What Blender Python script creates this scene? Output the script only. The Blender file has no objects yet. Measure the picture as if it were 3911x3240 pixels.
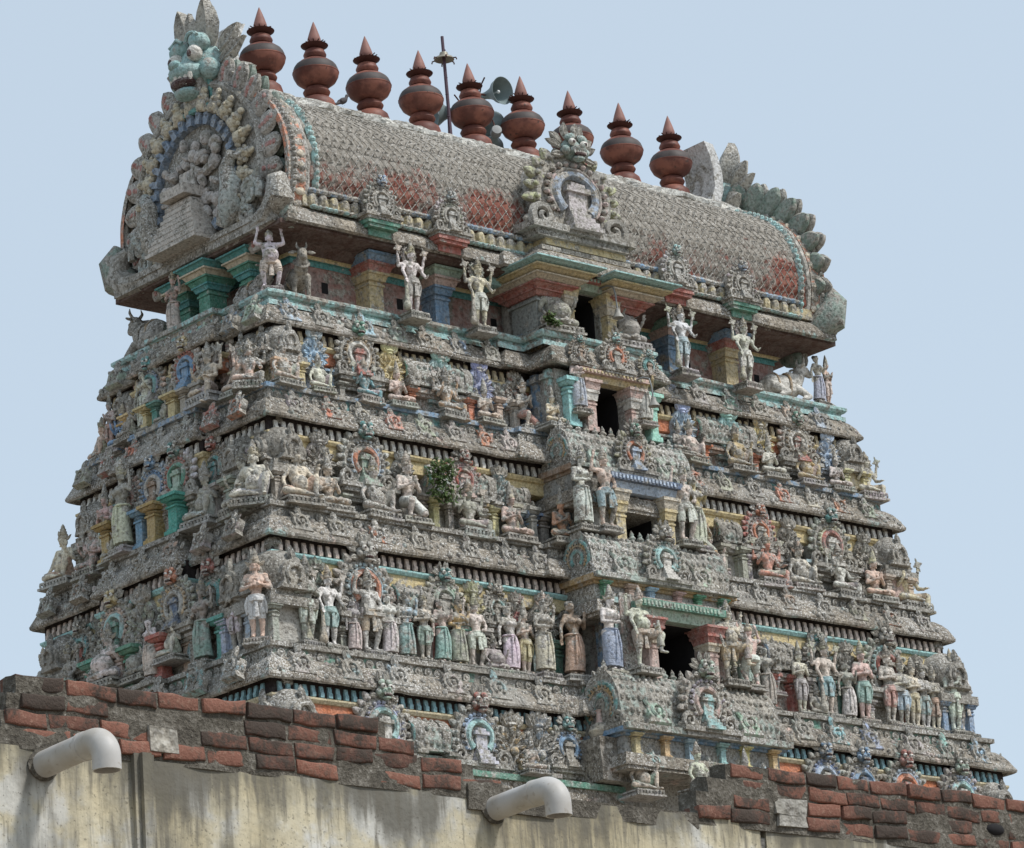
import bpy, bmesh, math, random
from mathutils import Vector, Matrix, noise as mnoise
from math import sin, cos, pi, radians, sqrt, atan2
scene = bpy.context.scene
COL = scene.collection
rnd = random.Random(7)

# ------------------------------------------------------------------ camera
cam_d = bpy.data.cameras.new('camera'); cam = bpy.data.objects.new('camera', cam_d); COL.objects.link(cam)
CAM_POS = Vector((-36.949, -41.560, 1.6))
YAW, PITCH, ROLL = 0.731131, 0.302906, -0.0725286
fw = Vector((sin(YAW)*cos(PITCH), cos(YAW)*cos(PITCH), sin(PITCH)))
r0 = Vector((cos(YAW), -sin(YAW), 0)); u0 = r0.cross(fw)
rr = cos(ROLL)*r0 + sin(ROLL)*u0; uu = -sin(ROLL)*r0 + cos(ROLL)*u0
M = Matrix((rr, uu, -fw)).transposed().to_4x4(); M.translation = CAM_POS
cam.matrix_world = M
cam_d.sensor_width = 36.0; cam_d.lens = 36*3.85485; cam_d.clip_start = .5; cam_d.clip_end = 6000
scene.camera = cam
# ------------------------------------------------------------------ sky + sun
SUN = Vector((0.34, -0.62, 1.0)).normalized()
SUN_EL = math.asin(SUN.z); SUN_ROT = atan2(SUN.x, SUN.y)
w = bpy.data.worlds.new('World'); scene.world = w; w.use_nodes = True
nt = w.node_tree; nt.nodes.clear()
wo = nt.nodes.new('ShaderNodeOutputWorld'); bg = nt.nodes.new('ShaderNodeBackground')
sk = nt.nodes.new('ShaderNodeTexSky'); sk.sky_type = 'NISHITA'; sk.sun_disc = False
sk.sun_elevation = SUN_EL; sk.sun_rotation = SUN_ROT; sk.air_density = 1.0; sk.dust_density = 2.5; sk.ozone_density = 2.0; sk.altitude = 100
veil = nt.nodes.new('ShaderNodeMix'); veil.data_type = 'RGBA'   # thin high cloud over the clear sky
veil.inputs[0].default_value = 0.64; veil.inputs[7].default_value = (5.2, 6.05, 6.7, 1)
nt.links.new(sk.outputs[0], veil.inputs[6]); nt.links.new(veil.outputs[2], bg.inputs[0])
bg.inputs[1].default_value = 0.112
nt.links.new(bg.outputs[0], wo.inputs[0])
sd = bpy.data.lights.new('sun', 'SUN'); sd.energy = 2.35; sd.angle = radians(6.0); sd.color = (1.0, .975, .94)
so = bpy.data.objects.new('sun', sd); COL.objects.link(so)
so.rotation_euler = (-SUN).to_track_quat('-Z', 'Y').to_euler(); so.location = (30, -30, 60)
scene.view_settings.view_transform = 'Standard'; scene.view_settings.look = 'None'
scene.view_settings.exposure = 0.36; scene.view_settings.gamma = 1.0
scene.cycles.max_bounces = 6; scene.cycles.diffuse_bounces = 3

# ------------------------------------------------------------------ materials
class NT:
    def __init__(s, name):
        s.m = bpy.data.materials.new(name); s.m.use_nodes = True; s.t = s.m.node_tree
        s.b = s.t.nodes['Principled BSDF']; s.b.inputs['Specular IOR Level'].default_value = .25
    def n(s, t, **k):
        q = s.t.nodes.new(t)
        for a, v in k.items(): setattr(q, a, v)
        return q
    def l(s, a, b): s.t.links.new(a, b)
    def noise(s, vec, scale, detail=3, rough=.55):
        q = s.n('ShaderNodeTexNoise'); q.inputs['Scale'].default_value = scale; q.inputs['Detail'].default_value = detail
        q.inputs['Roughness'].default_value = rough
        if vec is not None: s.l(vec, q.inputs['Vector'])
        return q.outputs['Fac']
    def math(s, op, a, b=None, c=None, clamp=False):
        q = s.n('ShaderNodeMath', operation=op, use_clamp=clamp)
        for i, v in enumerate((a, b, c)):
            if v is None: continue
            if isinstance(v, (int, float)): q.inputs[i].default_value = v
            else: s.l(v, q.inputs[i])
        return q.outputs[0]
    def step(s, v, lo, hi):
        q = s.n('ShaderNodeMapRange', interpolation_type='SMOOTHSTEP'); s.l(v, q.inputs[0])
        for i, x in ((1, lo), (2, hi)):
            if isinstance(x, (int, float)): q.inputs[i].default_value = x
            else: s.l(x, q.inputs[i])
        return q.outputs[0]
    def mix(s, f, a, b, blend='MIX'):
        q = s.n('ShaderNodeMix', data_type='RGBA', blend_type=blend)
        for i, v in ((0, f), (6, a), (7, b)):
            if isinstance(v, (int, float)): q.inputs[i].default_value = v
            elif isinstance(v, tuple): q.inputs[i].default_value = (*v[:3], 1)
            else: s.l(v, q.inputs[i])
        return q.outputs[2]
    def ramp(s, v, pts):
        q = s.n('ShaderNodeValToRGB'); s.l(v, q.inputs[0]); e = q.color_ramp.elements
        while len(e) < len(pts): e.new(.5)
        for i, (p, c) in enumerate(pts): e[i].position = p; e[i].color = (*c, 1)
        return q.outputs[0]
    def pos(s):
        return s.n('ShaderNodeNewGeometry').outputs['Position']
    def bump(s, h, strength, dist, prev=None):
        q = s.n('ShaderNodeBump'); q.inputs['Strength'].default_value = strength; q.inputs['Distance'].default_value = dist
        s.l(h, q.inputs['Height'])
        if prev is not None: s.l(prev, q.inputs['Normal'])
        return q.outputs[0]
    def fin(s, col, rough=.9, nrm=None):
        if isinstance(col, tuple): s.b.inputs['Base Color'].default_value = (*col, 1)
        else: s.l(col, s.b.inputs['Base Color'])
        s.b.inputs['Roughness'].default_value = rough
        if nrm is not None: s.l(nrm, s.b.inputs['Normal'])
        return s.m

_pc = {}
GREY = [(.26, (.058, .052, .044)), (.42, (.178, .162, .138)), (.55, (.310, .288, .252)), (.72, (.50, .48, .435))]
def paint(color=None, wear=.5, speck=1.0):
    """painted lime stucco overgrown by lichen; color None = the object's own 'tint' and 'wear'"""
    key = (color, wear, speck)
    if key in _pc: return _pc[key]
    t = NT('weathered_paint'); p = t.pos()
    if color is None:
        a = t.n('ShaderNodeAttribute', attribute_type='OBJECT', attribute_name='tint'); base = a.outputs['Color']
        wv = t.n('ShaderNodeAttribute', attribute_type='OBJECT', attribute_name='wear').outputs['Fac']
    elif color == 'patchy':        # remnants of several coats of paint under the lichen
        base = t.ramp(t.noise(p, 2.1, 3, .55), [(.34, (.25, .43, .42)), (.42, (.46, .43, .38)), (.58, (.48, .44, .39)), (.66, (.56, .40, .34))])
        v = t.n('ShaderNodeValue'); v.outputs[0].default_value = wear; wv = v.outputs[0]
    else:
        base = t.n('ShaderNodeRGB'); base.outputs[0].default_value = (*color, 1); base = base.outputs[0]
        v = t.n('ShaderNodeValue'); v.outputs[0].default_value = wear; wv = v.outputs[0]
    nA = t.noise(p, 1.7, 4, .6); nB = t.noise(p, 7.5, 4, .65); nC = t.noise(p, 23, 2, .6); nD = t.noise(p, 40, 1.5, .55)
    nrm = t.n('ShaderNodeNewGeometry').outputs['Normal']
    sx = t.n('ShaderNodeSeparateXYZ'); t.l(nrm, sx.inputs[0])
    up = t.math('MULTIPLY', sx.outputs[2], .06)                    # lichen settles on ledges
    f = t.math('ADD', t.math('MULTIPLY', nA, .4), t.math('ADD', t.math('MULTIPLY', nB, .6), up))
    thr = t.math('MULTIPLY_ADD', wv, -.36, .68)                    # wear 0..1 -> threshold .66..30
    mask = t.step(f, t.math('SUBTRACT', thr, .045), t.math('ADD', thr, .045))
    gs = (.80, .765, .72) if color == 'patchy' else (.97, .98, .98)   # the ledges carry the oldest, brownest crust
    grey = t.ramp(t.math('ADD', t.math('MULTIPLY', nB, .35), t.math('MULTIPLY', nC, .65)), [(q, tuple(a*b for a, b in zip(c, gs))) for q, c in GREY])
    nL = t.noise(p, .75, 3, .5)
    gm = t.n('ShaderNodeMix', data_type='RGBA', blend_type='MULTIPLY'); gm.inputs[0].default_value = 1
    t.l(grey, gm.inputs[6]); t.l(t.ramp(nA, [(.32, (.62, .60, .57)), (.5, (1, 1, 1)), (.68, (1.28, 1.26, 1.22))]), gm.inputs[7]); grey = gm.outputs[2]
    base = t.mix(t.math('MULTIPLY', t.math('MULTIPLY_ADD', t.step(nB, .34, .60), .42, .16), t.math('MULTIPLY', wv, 2.0, clamp=True)), base, (.55, .545, .52))     # sun-faded patches
    tone = t.n('ShaderNodeMix', data_type='RGBA', blend_type='MULTIPLY'); tone.inputs[0].default_value = 1
    t.l(base, tone.inputs[6]); t.l(t.ramp(nC, [(.3, (.62, .6, .57)), (.6, (1.05, 1.04, 1.02))]), tone.inputs[7])
    col = t.mix(mask, tone.outputs[2], grey)
    # smooth pale wash left in drifts, white crust lichen and black algae spots
    smooth = t.math('MULTIPLY', t.step(t.noise(p, 1.15, 4, .6), .53, .64), t.math('MULTIPLY', mask, .62))
    col = t.mix(smooth, col, t.mix(nB, (.25, .235, .205), (.44, .425, .39)))
    wlo = t.math('MULTIPLY_ADD', nL, -.42, .800)                   # the crust comes in drifts
    wsp = t.math('MULTIPLY', t.step(nD, wlo, t.math('ADD', wlo, .045)), t.math('MULTIPLY_ADD', mask, .5, .12 * speck))
    col = t.mix(t.math('MULTIPLY', wsp, speck), col, (.76, .75, .72))
    bsp = t.math('MULTIPLY', t.step(nC, .40, .33), t.math('MULTIPLY_ADD', wv, .55, .02))
    col = t.mix(t.math('MULTIPLY', bsp, speck), col, (.035, .034, .03))
    mp = t.n('ShaderNodeMapping'); t.l(p, mp.inputs[0]); mp.inputs['Scale'].default_value = (1, 1, .42)
    alg = t.math('MULTIPLY', t.step(t.noise(mp.outputs[0], 4.6, 5, .66), .52, .62), t.math('MULTIPLY_ADD', wv, .70, -.10, clamp=True))     # black algae blotches
    col = t.mix(alg, col, t.mix(nC, (.026, .026, .024), (.13, .125, .112)))
    n1 = t.bump(nC, .6, .035)
    _pc[key] = t.fin(col, .92, n1); return _pc[key]

def m_simple(name, c, rough=.6, metal=0, var=.15, scale=6):
    t = NT(name); n = t.noise(t.pos(), scale, 4)
    k = 1-var
    col = t.ramp(n, [(.3, tuple(x*k for x in c)), (.7, tuple(min(1, x*(1+var)) for x in c))])
    t.b.inputs['Metallic'].default_value = metal
    return t.fin(col, rough, t.bump(n, .15, .01))

# ------------------------------------------------------------------ mesh builder
class MB:
    def __init__(s): s.v = []; s.f = []; s.mi = []; s.M = Matrix.Identity(4); s.st = []; s.cur = 0; s.sm = []
    def push(s, m): s.st.append(s.M); s.M = s.M @ m
    def pop(s): s.M = s.st.pop()
    def add(s, vs, fs, smooth=True):
        o = len(s.v); s.v += [s.M @ Vector(v) for v in vs]
        flip = s.M.determinant() < 0
        for f in fs:
            f = [o+i for i in f]
            s.f.append(f[::-1] if flip else f); s.mi.append(s.cur); s.sm.append(smooth)
    def box(s, c, d, top=None, smooth=False):
        x, y, z = c; a, b, h = d[0]/2, d[1]/2, d[2]/2; t = top or (1, 1)
        s.add([(x-a, y-b, z-h), (x+a, y-b, z-h), (x+a, y+b, z-h), (x-a, y+b, z-h),
               (x-a*t[0], y-b*t[1], z+h), (x+a*t[0], y-b*t[1], z+h), (x+a*t[0], y+b*t[1], z+h), (x-a*t[0], y+b*t[1], z+h)],
              [(3, 2, 1, 0), (4, 5, 6, 7), (0, 1, 5, 4), (1, 2, 6, 5), (2, 3, 7, 6), (3, 0, 4, 7)], smooth)
    def bx(s, x0, x1, y0, y1, z0, z1): s.box(((x0+x1)/2, (y0+y1)/2, (z0+z1)/2), (x1-x0, y1-y0, z1-z0))
    def loft(s, loops, closed=True, cap0=True, cap1=True, smooth=True):
        n = len(loops[0]); vs = [p for l in loops for p in l]; fs = []
        for i in range(len(loops)-1):
            for j in range(n if closed else n-1):
                k = (j+1) % n
                fs.append((i*n+j, i*n+k, (i+1)*n+k, (i+1)*n+j))
        s.add(vs, fs, smooth)
        o = len(s.v)-len(vs)
        fl = s.M.determinant() < 0
        if closed and cap0: s.f.append([o+j for j in (range(n) if fl else range(n-1, -1, -1))]); s.mi.append(s.cur); s.sm.append(False)
        if closed and cap1:
            b = o+(len(loops)-1)*n; s.f.append([b+j for j in (range(n-1, -1, -1) if fl else range(n))]); s.mi.append(s.cur); s.sm.append(False)
    def lathe(s, prof, c=(0, 0, 0), seg=16, sx=1, sy=1):
        s.loft([[(c[0]+r*sx*cos(2*pi*j/seg), c[1]+r*sy*sin(2*pi*j/seg), c[2]+z) for j in range(seg)] for r, z in prof])
    def tube(s, pts, rad, seg=8, cap=True):
        pts = [Vector(p) for p in pts]; n = len(pts)
        if not hasattr(rad, '__len__'): rad = [rad]*n
        loops = []; prev = None
        for i, p in enumerate(pts):
            d = (pts[min(i+1, n-1)]-pts[max(i-1, 0)])
            d = d.normalized() if d.length > 1e-9 else Vector((0, 0, 1))
            if prev is None: a = d.orthogonal().normalized()
            else: a = (prev-d*prev.dot(d)); a = a.normalized() if a.length > 1e-6 else d.orthogonal().normalized()
            prev = a; b = d.cross(a)
            loops.append([p+rad[i]*(cos(2*pi*j/seg)*a+sin(2*pi*j/seg)*b) for j in range(seg)])
        s.loft(loops, True, cap, cap)
    def caps(s, p0, r0, p1, r1, seg=8):
        p0 = Vector(p0); p1 = Vector(p1); d = p1-p0
        d = d.normalized() if d.length > 1e-6 else Vector((0, 0, 1))
        s.tube([p0-d*r0*.98, p0-d*r0*.7, p0, p1, p1+d*r1*.7, p1+d*r1*.98], [r0*.2, r0*.72, r0, r1, r1*.72, r1*.2], seg)
    def ell(s, c, r, rot=None, seg=10, rings=6):
        m = Matrix.Translation(c) @ (rot if rot is not None else Matrix.Identity(4)) @ Matrix.Diagonal((*r, 1))
        s.push(m)
        loops = []
        for i in range(rings+1):
            th = pi*(i+.0)/rings; z = -cos(th); q = max(sin(th), .02)
            loops.append([(q*cos(2*pi*j/seg), q*sin(2*pi*j/seg), z) for j in range(seg)])
        s.loft(loops); s.pop()
    def leaf(s, base, d, nrm, ln, wd, th, bend=0):
        """pointed leaf from base along d, facing nrm"""
        d = Vector(d).normalized(); nv = Vector(nrm).normalized(); sd_ = d.cross(nv).normalized(); base = Vector(base)
        prof = [(0, .35), (.25, .85), (.5, 1), (.72, .75), (.9, .35), (1, .04)]
        loops = []
        for t, ww in prof:
            c = base+d*ln*t+nv*bend*t*t; hw = wd*ww/2; ht = th*(.4+.6*ww)/2
            loops.append([c-sd_*hw, c-sd_*hw*.5+nv*ht, c+nv*ht*.55, c+sd_*hw*.5+nv*ht, c+sd_*hw, c-nv*ht])
        s.loft(loops)
    def build(s, name, mat, parent=None, rough=0.0, freq=5.0, sharp=40, loc=None, tint=None, wear=None, attr=None):
        vs = s.v
        if rough: vs = [v+mnoise.noise_vector(v*freq)*rough for v in vs]
        me = bpy.data.meshes.new(name); me.from_pydata([tuple(v) for v in vs], [], s.f)
        for m in (mat if isinstance(mat, (list, tuple)) else [mat]): me.materials.append(m)
        me.polygons.foreach_set('material_index', s.mi); me.polygons.foreach_set('use_smooth', s.sm)
        if sharp: me.set_sharp_from_angle(angle=radians(sharp))
        me.update()
        return link(name, me, parent, loc, tint, wear)

def link(name, me, parent=None, loc=None, tint=None, wear=None):
    o = bpy.data.objects.new(name, me); COL.objects.link(o)
    if parent is not None: o.parent = parent
    if loc is not None: o.location = loc
    if tint is not None: o['tint'] = tuple(float(x) for x in tint[:3]); o['wear'] = float(wear if wear is not None else .5)
    return o
def empty(name, loc=(0, 0, 0), rz=0, label=None, cat=None, group=None):
    o = bpy.data.objects.new(name, None); COL.objects.link(o); o.location = loc; o.rotation_euler = (0, 0, rz); o.empty_display_size = .2
    return tag(o, label, cat, group) if label else o
def tag(o, label=None, cat=None, group=None, kind=None):
    if label: o['label'] = label
    if cat: o['category'] = cat
    if group: o['group'] = group
    if kind: o['kind'] = kind
    return o
def remesh(mb, voxel, smooth=2, rough=0.0, freq=9):
    """fuse the pieces into one continuous surface"""
    me = bpy.data.meshes.new('tmp'); me.from_pydata([tuple(v) for v in mb.v], [], mb.f)
    o = bpy.data.objects.new('tmp', me); COL.objects.link(o)
    md = o.modifiers.new('r', 'REMESH'); md.mode = 'VOXEL'; md.voxel_size = voxel; md.use_smooth_shade = True
    if smooth:
        ms = o.modifiers.new('s', 'SMOOTH'); ms.factor = .5; ms.iterations = smooth
    dg = bpy.context.evaluated_depsgraph_get(); dg.update()
    res = bpy.data.meshes.new_from_object(o.evaluated_get(dg))
    bpy.data.objects.remove(o); bpy.data.meshes.remove(me)
    if rough:
        for v in res.vertices: v.co += mnoise.noise_vector(v.co*freq)*rough
    res.materials.clear(); res.update(); return res
def kids(o, cache={}):
    return [c for c in bpy.data.objects if c.parent == o]
def copy_tree(o, parent, loc=None, rz=None, ch=None, scale=None):
    c = o.copy(); COL.objects.link(c); c.parent = parent
    if loc is not None: c.location = loc
    if rz is not None: c.rotation_euler = (0, 0, rz)
    if scale is not None: c.scale = scale if hasattr(scale, '__len__') else (scale,)*3
    out = [c]
    for k in o.children:
        d = k.copy(); COL.objects.link(d); d.parent = c; out.append(d)
    return out
RF = {'front': 0.0, 'left': -pi/2}
def FM(face): return Matrix.Rotation(RF[face], 4, 'Z')
def fpos(face, x, y, z): return FM(face) @ Vector((x, y, z))
# ------------------------------------------------------------------ palette
TEAL = (.10, .34, .34); LTEAL = (.36, .62, .62); GREEN = (.09, .29, .21); LGREEN = (.36, .50, .40); BLUE = (.16, .31, .50); LBLUE = (.42, .54, .72)
RED = (.42, .12, .09); ORANGE = (.60, .20, .09); PINK = (.60, .42, .37); YELLOW = (.65, .53, .28); CREAM = (.64, .56, .43); WHITE = (.72, .70, .65)
OCHRE = (.46, .30, .12); MAROON = (.20, .06, .055); GREYC = (.38, .36, .32); BROWN = (.30, .19, .12); DKBLUE = (.07, .12, .22)
STONE = paint('patchy', .66); STONEL = paint((.60, .57, .51), .6); TINT = paint(None)
DARK = m_simple('dark_interior', (.02, .019, .02), .95)  # near-black colour: the shade inside openings is painted in

tower = empty('gopuram', (0, 0, 0), 0, 'tall lichen-grey temple gateway tower with a barrel roof and painted stucco tiers', 'temple tower')

def plan(a, b, fj=(), lj=()):
    """rectangle with stepped projections; fj on front/back, lj on the ends: (half width, depth) widest first"""
    def side(h, d, js):
        pts = [(-h, d)]; cur = 0
        for hw, dep in js: pts += [(-hw, d+cur), (-hw, d+dep)]; cur = dep
        for hw, dep in reversed(js):
            i = js.index((hw, dep)); prev = js[i-1][1] if i > 0 else 0
            pts += [(hw, d+dep), (hw, d+prev)]
        return pts
    f = [(x, -y) for x, y in side(a, b, list(fj))]
    r = [(y, x) for x, y in side(b, a, list(lj))]
    bk = [(-x, y) for x, y in side(a, b, list(fj))]
    l = [(-y, -x) for x, y in side(b, a, list(lj))]
    return f+r+bk+l
def offset(poly, o):
    n = len(poly); out = []
    for i in range(n):
        p = Vector(poly[i]); e0 = p-Vector(poly[i-1]); e1 = Vector(poly[(i+1) % n])-p
        n0 = Vector((e0.y, -e0.x)); n1 = Vector((e1.y, -e1.x))
        n0 = n0.normalized() if n0.length > 1e-9 else Vector((0, 0)); n1 = n1.normalized() if n1.length > 1e-9 else Vector((0, 0))
        q = n0 if (n0-n1).length < 1e-4 else n0+n1
        out.append(p+q*o)
    return out
def sweep(mb, poly, prof, step=.16, cap=False):
    """profile [(offset, z, mat)] round the plan; the mat of a point colours the band that starts there"""
    n = len(poly); segs = []
    for i in range(n):
        L = (Vector(poly[(i+1) % n])-Vector(poly[i])).length; segs.append(max(1, int(L/step)))
    loops = []
    for q in prof:
        pl = offset(poly, q[0]); lp = []
        for i in range(n):
            a, b = pl[i], pl[(i+1) % n]
            for k in range(segs[i]): c = a.lerp(b, k/segs[i]); lp.append((c.x, c.y, q[1]))
        loops.append(lp)
    for i in range(len(prof)-1):
        mb.cur = prof[i][2] if len(prof[i]) > 2 else 0
        mb.loft([loops[i], loops[i+1]], True, False, False)
    mb.cur = 0

# tiers: cornice edge below / above, wall planes, colours
TIER = {
 'T1': dict(zb=17.57, a=6.12, b=2.33, zt=19.05, at=5.75, bt=1.99, wa=5.24, wb=1.48, fr=paint(ORANGE, .16, .5), st=paint(YELLOW, .2, .5), de=paint((.58, .48, .30), .25, .4), pl=paint(BLUE, .5), ro=paint(TEAL, .62)),
 'T2': dict(zb=15.76, a=6.5, b=2.76, zt=17.57, at=6.12, bt=2.33, wa=5.60, wb=1.80, fr=paint(YELLOW, .16, .5), st=paint(YELLOW, .2, .5), de=paint(WHITE, .18, .4), pl=paint((.36, .35, .32), .7), ro=paint(GREYC, .75)),
 'T3': dict(zb=13.69, a=7.0, b=3.24, zt=15.76, at=6.5, bt=2.76, wa=5.97, wb=2.22, fr=paint(YELLOW, .18, .5), st=paint(LTEAL, .12, .4), de=paint((.66, .56, .50), .2, .4), pl=paint(GREYC, .7), ro=paint(GREEN, .6)),
 'T4': dict(zb=11.2, a=7.55, b=3.8, zt=13.69, at=7.0, bt=3.24, wa=6.62, wb=2.86, fr=paint(ORANGE, .16, .5), st=paint((.6, .52, .34), .2, .5), de=paint((.26, .46, .52), .12, .4), pl=paint(GREYC, .7), ro=paint(GREEN, .6)),
}
LJ = ((1.0, .2),)
def cornice(zc, a, b, t, fj, over=.5):
    pl = plan(a, b, fj, LJ)
    mb = MB()
    sweep(mb, pl, [(-over, zc+.05), (-.07, zc+.02), (-.03, zc-.02), (.0, zc), (.005, zc+.035), (-.03, zc+.10), (-.07, zc+.18), (-.13, zc+.26), (-.21, zc+.325), (-.25, zc+.335)])
    mb.build('cornice', STONE, tower, .016, 3.5)
    mb = MB()
    sweep(mb, pl, [(-.25, zc+.30, 0), (-.25, zc+.46, 1), (-.20, zc+.465, 1), (-.20, zc+.53, 1), (-1.4, zc+.53, 1)])
    # rosettes along the band
    for face in ('front', 'left'):
        h, d = (a, b) if face == 'front' else (b, a)
        mb.push(FM(face)); mb.cur = 2
        x = -h+.4
        while x < h-.35:
            dep = d-.25
            for hw, dd in (fj if face == 'front' else LJ):
                if abs(x) < hw-.25: dep = d+dd-.25
            mb.push(Matrix.Translation((x, -dep-.005, zc+.385)) @ Matrix.Rotation(pi/2, 4, 'X'))
            mb.lathe([(.062, -.01), (.062, .018), (.045, .024), (.03, .012), (.018, .03), (.003, .034)], seg=10); mb.pop()
            x += .165 if (int(x*1.4) % 4) else .31
        mb.pop()
    mb.build('rosette_band', [t['ro'], t['pl'], STONEL], tower, .008, 4)
def dentils(t):
    zt = t['zt']
    for face in ('front', 'left'):
        h, d = (t['at'], t['bt']) if face == 'front' else (t['bt'], t['at'])
        wd = d-.15; x = -h+.26; mb = MB(); mb.push(FM(face))
        last = 0
        while x < h-.22:
            zone = 1 if abs(x) < .97 else 0
            if face == 'left' and zone != last and mb.v: mb.pop(); mb.build('dentil_row', t['de'], tower, .004, 6); mb = MB(); mb.push(FM(face))
            last = zone
            if face == 'front' and abs(x) < 1.15:
                if mb.v: mb.pop(); mb.build('dentil_row', t['de'], tower, .004, 6); mb = MB(); mb.push(FM(face))
            else:
                y = -wd-(.2 if face == 'left' and abs(x) < .97 else 0)
                mb.loft([[(x-.029, y-o, z) , (x+.029, y-o, z), (x+.029, y+.05, z), (x-.029, y+.05, z)] for o, z in
                         ((.02, zt-.185), (.045, zt-.18), (.05, zt-.13), (.032, zt-.10), (.03, zt-.06), (.02, zt-.03))], smooth=False)
            x += .134
        mb.pop()
        mb.build('dentil_row', t['de'], tower, .004, 6)
    mb = MB(); p = plan(t['at']-.15, t['bt']-.15, (), LJ)
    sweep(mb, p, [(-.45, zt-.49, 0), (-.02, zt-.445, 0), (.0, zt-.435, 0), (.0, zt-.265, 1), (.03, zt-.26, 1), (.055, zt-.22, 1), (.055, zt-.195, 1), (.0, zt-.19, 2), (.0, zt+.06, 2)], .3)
    mb.build('frieze', [t['fr'], t['st'], paint((.022, .014, .014), .05, 0)], tower, .006)  # last band near-black: shade between the dentils put into the colour
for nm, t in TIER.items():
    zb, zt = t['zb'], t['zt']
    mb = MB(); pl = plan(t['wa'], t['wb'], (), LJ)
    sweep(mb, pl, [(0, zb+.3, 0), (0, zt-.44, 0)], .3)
    mb.build('tier_wall', paint((.19, .175, .14), .55), tower, .012, 2)  # dark wall colour: shade of the recesses and black algae both painted in
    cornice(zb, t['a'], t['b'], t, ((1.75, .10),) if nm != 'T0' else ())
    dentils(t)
t1 = TIER['T1']
cornice(19.05, 5.75, 1.99, dict(ro=paint(OCHRE, .6), pl=paint(LTEAL, .55)), ((1.6, .12), (1.15, .6)))
# masonry core and plain stone base down to the ground
mb = MB(); sweep(mb, plan(7.3, 3.5), [(0.35, 0, 0), (.35, 1.2, 0), (.2, 1.3, 0), (.2, 9.8, 0), (.45, 10.2, 0), (.3, 10.5, 0), (.1, 11.3, 0)], .6)
mb.build('stone_base', paint((.40, .37, .32), .5), tower, .01)
mb = MB()
for z0, z1, a, b in ((11, 13.9, 6.4, 2.6), (13.9, 16, 5.8, 2.0), (16, 17.9, 5.4, 1.6), (17.9, 19.5, 5.05, 1.25)):
    mb.bx(-a, a, -b, b, z0, z1)
mb.build('masonry_core', paint((.3, .28, .24), .6), tower)
# ------------------------------------------------------------------ top gallery (T0) and ledge mouldings
ZP = 19.60
mb = MB(); pl = plan(5.59, 1.85, ((1.6, .12), (1.12, .55)), ((.75, .14),))
sweep(mb, pl, [(-.02, 19.36, 0), (-.02, 19.43, 0), (-.07, 19.435, 0), (-.07, 19.49, 0), (-.03, 19.495, 0), (-.0, 19.53, 0), (-.0, 19.57, 0), (-.03, ZP-.01, 1), (-.10, ZP, 1), (-1.2, ZP, 1)])
mb.build('ledge_moulding', [paint(LTEAL, .42), STONEL], tower, .01, 3)
GW, GB = 4.68, 1.24          # gallery wall
mb = MB()
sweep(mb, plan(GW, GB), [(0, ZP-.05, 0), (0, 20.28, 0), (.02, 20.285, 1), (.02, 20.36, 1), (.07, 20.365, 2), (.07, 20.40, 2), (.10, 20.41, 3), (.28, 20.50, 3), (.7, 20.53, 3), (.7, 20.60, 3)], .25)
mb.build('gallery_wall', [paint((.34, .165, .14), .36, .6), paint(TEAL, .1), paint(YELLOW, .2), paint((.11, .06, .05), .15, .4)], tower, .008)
mb = MB()     # small square putlog holes: black plates on the wall, the shade inside put into the colour
for x in (-2.75, -1.0, 1.35, 2.85, 4.3, -4.1):
    mb = MB(); mb.bx(x-.055, x+.055, -GB-.006, -GB+.02, 19.93, 20.09); mb.build('vent_hole', DARK, tower)

def stack_pillar(h, w, cols, depth=.34):
    """square pillar whose capital steps outwards in coloured slabs"""
    mb = MB(); n = len(cols)
    mb.cur = 0; mb.bx(-w/2, w/2, -depth/2, depth/2, .0, h*.60); mb.bx(-w*.62, w*.62, -depth*.6, depth*.6, 0, .07)
    mb.bx(-w*.58, w*.58, -depth*.56, depth*.56, h*.52, h*.555)
    z = h*.60; sc = 1.25
    for k in range(1, n):
        mb.cur = k; hh = h*.40/(n-1)
        mb.box((0, 0, z+hh*.36), (w*sc*.96, depth*sc*.96, hh*.70), (1.16, 1.16)); mb.box((0, 0, z+hh*.85), (w*sc*1.22, depth*sc*1.22, hh*.28))
        z += hh; sc += .34
    return mb
def add_pillar(name, face, x, y, z, h, w, cols, depth=.34, wear=.3):
    o = stack_pillar(h, w, cols, depth).build(name, [paint(c, wear) for c in cols], tower, .004, 6)
    o.location = fpos(face, x, -y, z); o.rotation_euler = (0, 0, RF[face]); return o
for x, cols in ((-3.42, (YELLOW, YELLOW, RED, BLUE)), (-2.22, (BLUE, BLUE, PINK, LGREEN)), (2.3, (BLUE, BLUE, PINK, GREEN)), (3.48, (YELLOW, YELLOW, RED, BLUE))):
    add_pillar('gallery_pillar', 'front', x, 1.36, ZP, .90, .25, cols, .36)
for y in (-.72, .0, .72):
    add_pillar('gallery_pillar', 'left', y, 4.92 if y else 5.12, ZP, .90, .25, (GREEN, TEAL, GREEN, CREAM, TEAL), .30, .1)
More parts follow.
